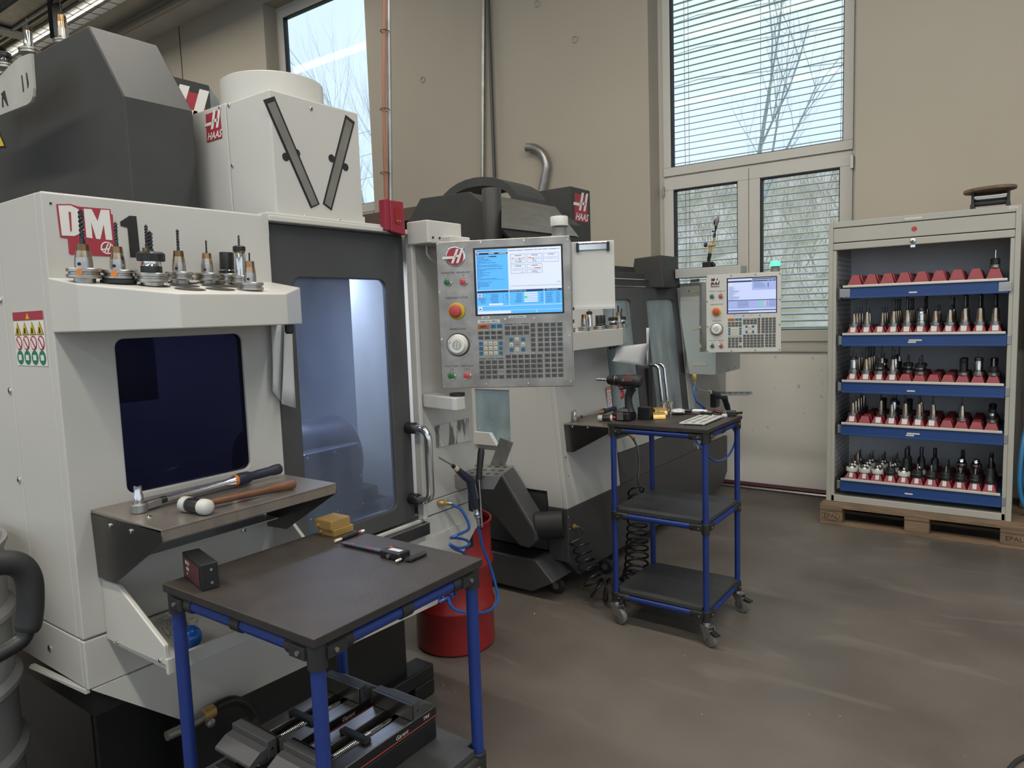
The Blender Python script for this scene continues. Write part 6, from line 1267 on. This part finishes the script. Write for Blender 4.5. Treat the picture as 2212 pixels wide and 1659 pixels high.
db = thing('deburring_tool', 'white and black handled hand tool at the back of the far cart', 'hand tool', (-1.38, 3.53, ZC)); a, e = V((-1.46, 3.475, ZC+.012)), V((-1.30, 3.525, ZC+.012)); d = (e-a).normalized()
MB('chrome').lathe([(.003, 0), (.004, .02), (.006, .03)], a, d, 10).build('tip', db); MB('black').lathe([(.0095, .03), (.011, .034), (.011, .068), (.0095, .072)], a, d, 14).build('grip', db); MB('strip').lathe([(.0085, .074), (.011, .080), (.011, .125), (.009, .13), (.006, .15)], a, d, 14).build('barrel', db)
tag(MB('pinkred', 'logowhite').tube(smooth([V((-1.31, 3.53, ZC+.012)), V((-1.285, 3.535, ZC+.015)), V((-1.265, 3.525, ZC+.012)), V((-1.24, 3.53, ZC+.010))], 3), .0105, 8).build('marker_pen'), 'short dark red pen beside the white hand tool', 'pen')
pt = thing('perforated_plate', 'light grey perforated metal plate lying on the far cart', 'plate', (-1.25, 3.27, ZC)); O, A_, B_ = V((-1.305, 3.125, ZC+.004)), V((.115, .02, 0)), V((-.005, .27, 0))
MB('lampgrey').prism([O, O+A_, O+A_+B_, O+B_], (0, 0, .007)).build('plate_body', pt, .001)
for k in (0, 1): MB('lampgrey').lathe([(.006, 0), (.006, .004)], O+A_*(.1+.8*k)+B_*.05-EZ*.004, EZ, 10).build('foot', pt)
for k in (0, 1): MB('lampgrey').lathe([(.006, 0), (.006, .004)], O+A_*(.1+.8*k)+B_*.95-EZ*.004, EZ, 10).build('foot', pt)
for i in range(3):
    for j in range(7): MB('ink').lathe([(.010 if (i+j) % 2 else .008, .0071), (.010 if (i+j) % 2 else .008, .0074)], O+A_*(.2+.3*i)+B_*(.08+.14*j), EZ, 12).build('hole', pt)
tag(MB('strip').lathe([(.0135, 0), (.0145, .002), (.0145, .012), (.013, .014)], (-1.200, 3.44, ZC), EZ, 18).build('metal_cap'), 'small round silver cap at the right end of the far cart', 'cap')
kb = thing('dial_gauge', 'small black gauge box with knob at the right end of the far cart', 'gauge', (-1.18, 3.50, ZC)); MB('black').obox(V((-1.183, 3.492, ZC+.0125)), V((.022, .008, 0)), V((-.009, .025, 0)), V((0, 0, .012))).build('case', kb, .003); MB('strip').lathe([(.005, 0), (.005, .004)], (-1.163, 3.478, ZC+.012), (.8, -.6, 0), 10).build('knob', kb); MB('black').tube([V((-1.165, 3.51, ZC+.010)), V((-1.148, 3.545, ZC+.010))], .007, 8).build('stem', kb)

# magnetic indicator stand on the far machine
ms = thing('indicator_stand', 'brass and black magnetic indicator stand in front of the window', 'stand', (-1.80, 4.92, 1.8305)); Ym = 4.93; q = lambda x, y: PY(x, y, Ym)
MB('black').box(q(1520, 570).x, q(1539, 570).x, 4.90, 4.96, 1.8305, q(1530, 566).z).build('magnet_base', ms, .002); MB('black').lathe([(.014, 0), (.016, .006), (.010, .016)], V((q(1540, 572).x, Ym, q(1540, 572).z)), EX, 14).build('switch_knob', ms)
MB('black').tube([q(1531, 566), q(1531, 560), q(1534, 547)], [.008, .012, .013], 10).build('ball_joint', ms); MB('brass').tube([q(1533, 549), q(1535, 533)], .0095, 12).build('lower_rod', ms); MB('brass').ball(q(1536, 530), .014).build('clamp_hub', ms); MB('brass').tube([q(1530, 531), q(1545, 529)], .011, 10).build('clamp_barrel', ms); MB('black').lathe([(.013, 0), (.016, .004), (.016, .014), (.012, .018)], q(1527, 529), (-1, 0, 0), 12).build('clamp_knob', ms)
MB('brass').tube([q(1541, 528), q(1543, 513)], .0075, 12).build('upper_rod', ms); MB('black').tube([q(1543, 513), q(1543.5, 505), q(1545, 502)], [.0095, .0095, .005], 10).build('upper_joint', ms); MB('black').tube([q(1545, 502), q(1547, 488)], [.004, .010], 8).build('arm', ms); MB('black').tube([q(1538, 500), q(1544, 499)], [.007, .004], 8).build('fine_screw', ms); MB('lampbase').tube([q(1546, 488), q(1548, 478), q(1550, 472), q(1551, 467)], [.010, .018, .013, .003], 10).build('indicator', ms); MB('black').lathe([(.016, 0), (.018, .004), (.014, .010)], q(1545, 480), (-1, -.3, 0), 14).build('dial_rim', ms)

# ================================================================ on and beside the cabinet
rl = thing('roller_stand', 'steel roller press with wooden top plate on the tool cabinet', 'roller', (-.21, 5.62, 2.1062)); zb = 2.1065
b = MB('zinc'); b.lathe([(.115, 0), (.118, .006), (.118, .014), (.112, .016)], (-.21, 5.62, zb), EZ, 30); b.build('base_ring', rl)
for x in (-.305, -.115): MB('black').box(x-.012, x+.012, 5.55, 5.69, zb+.017, zb+.05).build('foot_block', rl, .003); MB('black').box(x-.008, x+.008, 5.57, 5.67, zb+.05, zb+.125).build('side_cheek', rl, .002)
MB('chrome').lathe([(.026, 0), (.026, .19)], (-.305, 5.61, zb+.098), EX, 24).build('roller', rl); MB('darkgrey').lathe([(.020, 0), (.020, .19)], (-.305, 5.63, zb+.06), EX, 20).build('roller', rl)
MB('wood').lathe([(.142, 0), (.145, .003), (.145, .017), (.142, .02)], (-.215, 5.62, zb+.128), (-.03, 0, 1), 36).build('wooden_plate', rl)
bh = thing('hose_coil', 'light blue hose hanging beside the tool cabinet at the right edge', 'hose', (.02, 5.5, 0))
for k, o_ in enumerate((0, .03, .055)): MB('hosecyan').tube(smooth([V((.035+o_*.3, 5.62, .78)), V((.005+o_, 5.52+o_, .62)), V((-.005+o_, 5.49, .42)), V((.01+o_, 5.50, .27)), V((.06, 5.52, .17+o_*.4)), V((.14, 5.53, .15+o_*.4)), V((.21, 5.55, .22)), V((.24, 5.6, .45)), V((.18, 5.64, .72)), V((.09+o_*.3, 5.63, .80))], 4), .014, 8).build('loop', bh)
MB('zinc').tube([V((.09, 5.60, .80)), V((.09, 6.05, .80))], .012, 8).build('wall_hook', bh)
ds = thing('side_locker', 'dark brown steel locker partly in view at the right picture edge', 'locker', (.40, 5.9, 0)); MB('brownpanel').box(.0, .75, 5.75, 6.04, .145, 2.0).build('locker_body', ds, .004); MB('brownpanel').box(.02, .73, 5.742, 5.749, .2, 1.96).build('locker_door', ds, .003); MB('black').box(.06, .75, 5.77, 6.02, .0, .1449).build('plinth', ds)
tag(MB('rubber').tube(smooth([V((-.02, 2.60, .008)), V((-.005, 2.70, .008)), V((.03, 2.80, .008)), V((.10, 2.88, .008)), V((.3, 2.95, .008))], 5), .007, 8).build('floor_cable'), 'black cable lying on the floor at the lower right corner', 'cable')

# pole with power outlet, rods and bent pipe on the wall
po = thing('outlet_pole', 'conduit pole with orange cable and red power outlet box', 'power outlet', (-1.80, 1.80, 1.84)); a, e = PX(842, 430, -1.80), PX(838, 0, -1.80); top = a+(e-a)*6.2
MB('galv').tube([a-EZ*.05, top], .0085, 12).build('pole', po)
cp = [a+V((.0, -.016, -.07))]+[a.lerp(top, f)+V((0, -.018-.006*math.sin(f*22), 0)) for f in [i/14 for i in range(15)]]; MB('copper').tube(smooth(cp, 3), .0065, 8).build('orange_cable', po)
for y_ in (70, 238, 375): c = PX(836, y_, -1.80); MB('ink').tube([c+V((.011*math.cos(t), -.009+.020*math.sin(t), .002*math.cos(t))) for t in [i*PI/6 for i in range(13)]], .0015, 4, False).build('cable_tie', po)
bx = [PX(x, y, -1.775) for x, y in ((843, 432), (871, 436), (877, 508), (846, 500))]
b = MB('redbox'); b.prism(bx, (-.035, 0, 0)); bo = b.build('outlet_box', po, .003); b = MB('redbox'); b.prism([PX(x, y, -1.78) for x, y in ((831, 430), (842, 429), (845, 498), (834, 497))], (-.03, 0, 0)); b.build('box_flange', po, .002)
c = PX(859, 466, -1.775); MB('drumred').rrect(c+EX*.0005, EY, EZ, EX, -.014, .014, -.028, .028, .010, .002).build('socket_recess', bo); MB('chrome').lathe([(.003, 0), (.003, .003)], c+V((.002, -.006, -.018)), EX, 8).build('screw', bo); MB('chrome').lathe([(.003, 0), (.003, .003)], c+V((.002, .006, -.018)), EX, 8).build('screw', bo)
tag(MB('galv').tube([PY(1043, 400, WY-.05), PY(1046, -60, WY-.05)], .022, 8).build('wall_conduit'), 'left light thin vertical conduit on the beige wall', 'conduit', 'wall conduits')
tag(MB('darkgrey').tube([PY(1069, 400, WY-.05), PY(1052, -60, WY-.05)], .018, 8).build('wall_conduit'), 'right dark thin conduit on the beige wall', 'conduit', 'wall conduits')
tag(MB('galv').tube(smooth([PY(1138, 319, WY-.06), PY(1155, 320, WY-.06), PY(1172, 332, WY-.06), PY(1180, 355, WY-.06), PY(1177, 380, WY-.06), PY(1168, 430, WY-.06), PY(1160, 520, WY-.06)], 5), .042, 14).build('bent_pipe'), 'bent galvanised pipe end on the wall behind the far machine', 'pipe')
bc = thing('wall_cabinet', 'low brown storage unit against the wall behind the machines', 'cabinet', (-5.6, 5.75, 0)); MB('brownpanel').box(-7.2, -5.0, 5.45, 6.0, 2.55, 2.68).build('top_board', bc, .004); MB('brownpanel').box(-7.2, -5.0, 5.5, 6.0, 0, 2.0).build('cabinet_body', bc); MB('brownpanel').box(-7.2, -7.15, 5.5, 6.0, 2.0, 2.55).build('side_board', bc); MB('brownpanel').box(-5.05, -5.0, 5.5, 6.0, 2.0, 2.55).build('side_board', bc); MB('brownpanel').box(-7.2, -5.0, 5.96, 6.0, 2.0, 2.55).build('back_board', bc)
rn = random.Random(5)
for i in range(7): x = -6.9+i*.27; tag(MB('paper' if i % 2 else 'darkgrey').box(x, x+.2, 5.6, 5.85, 2.0005, 2.2+rn.uniform(0, .2)).build('file_box', None, .004), '%s of the file boxes on the brown wall unit' % ('first', 'second', 'third', 'fourth', 'fifth', 'sixth', 'seventh')[i], 'box', 'file boxes on the brown unit')
# swarf specks on the floor
cs = MB('chips'); rn = random.Random(2)
for k, (cx, cy, sx, n) in enumerate(((-1.95, 2.10, .10, 110), (-2.0, 3.05, .12, 60), (-.75, 2.9, .55, 60), (-.9, 2.4, .6, 40))):
    for i in range(n):
        x, y, s, a = rn.gauss(cx, sx), rn.gauss(cy, sx), rn.uniform(.0012, .0035), rn.uniform(0, 6); n0 = cs.add((x, y, .001), (x+s*math.cos(a), y+s*math.sin(a), .001), (x+s*math.cos(a+1.3), y+s*math.sin(a+1.3), .002+s*.4)); cs.face((n0, n0+1, n0+2))
tag(cs.build('metal_chips', kind='stuff'), 'tiny bright metal chips scattered on the dark floor', 'chips')
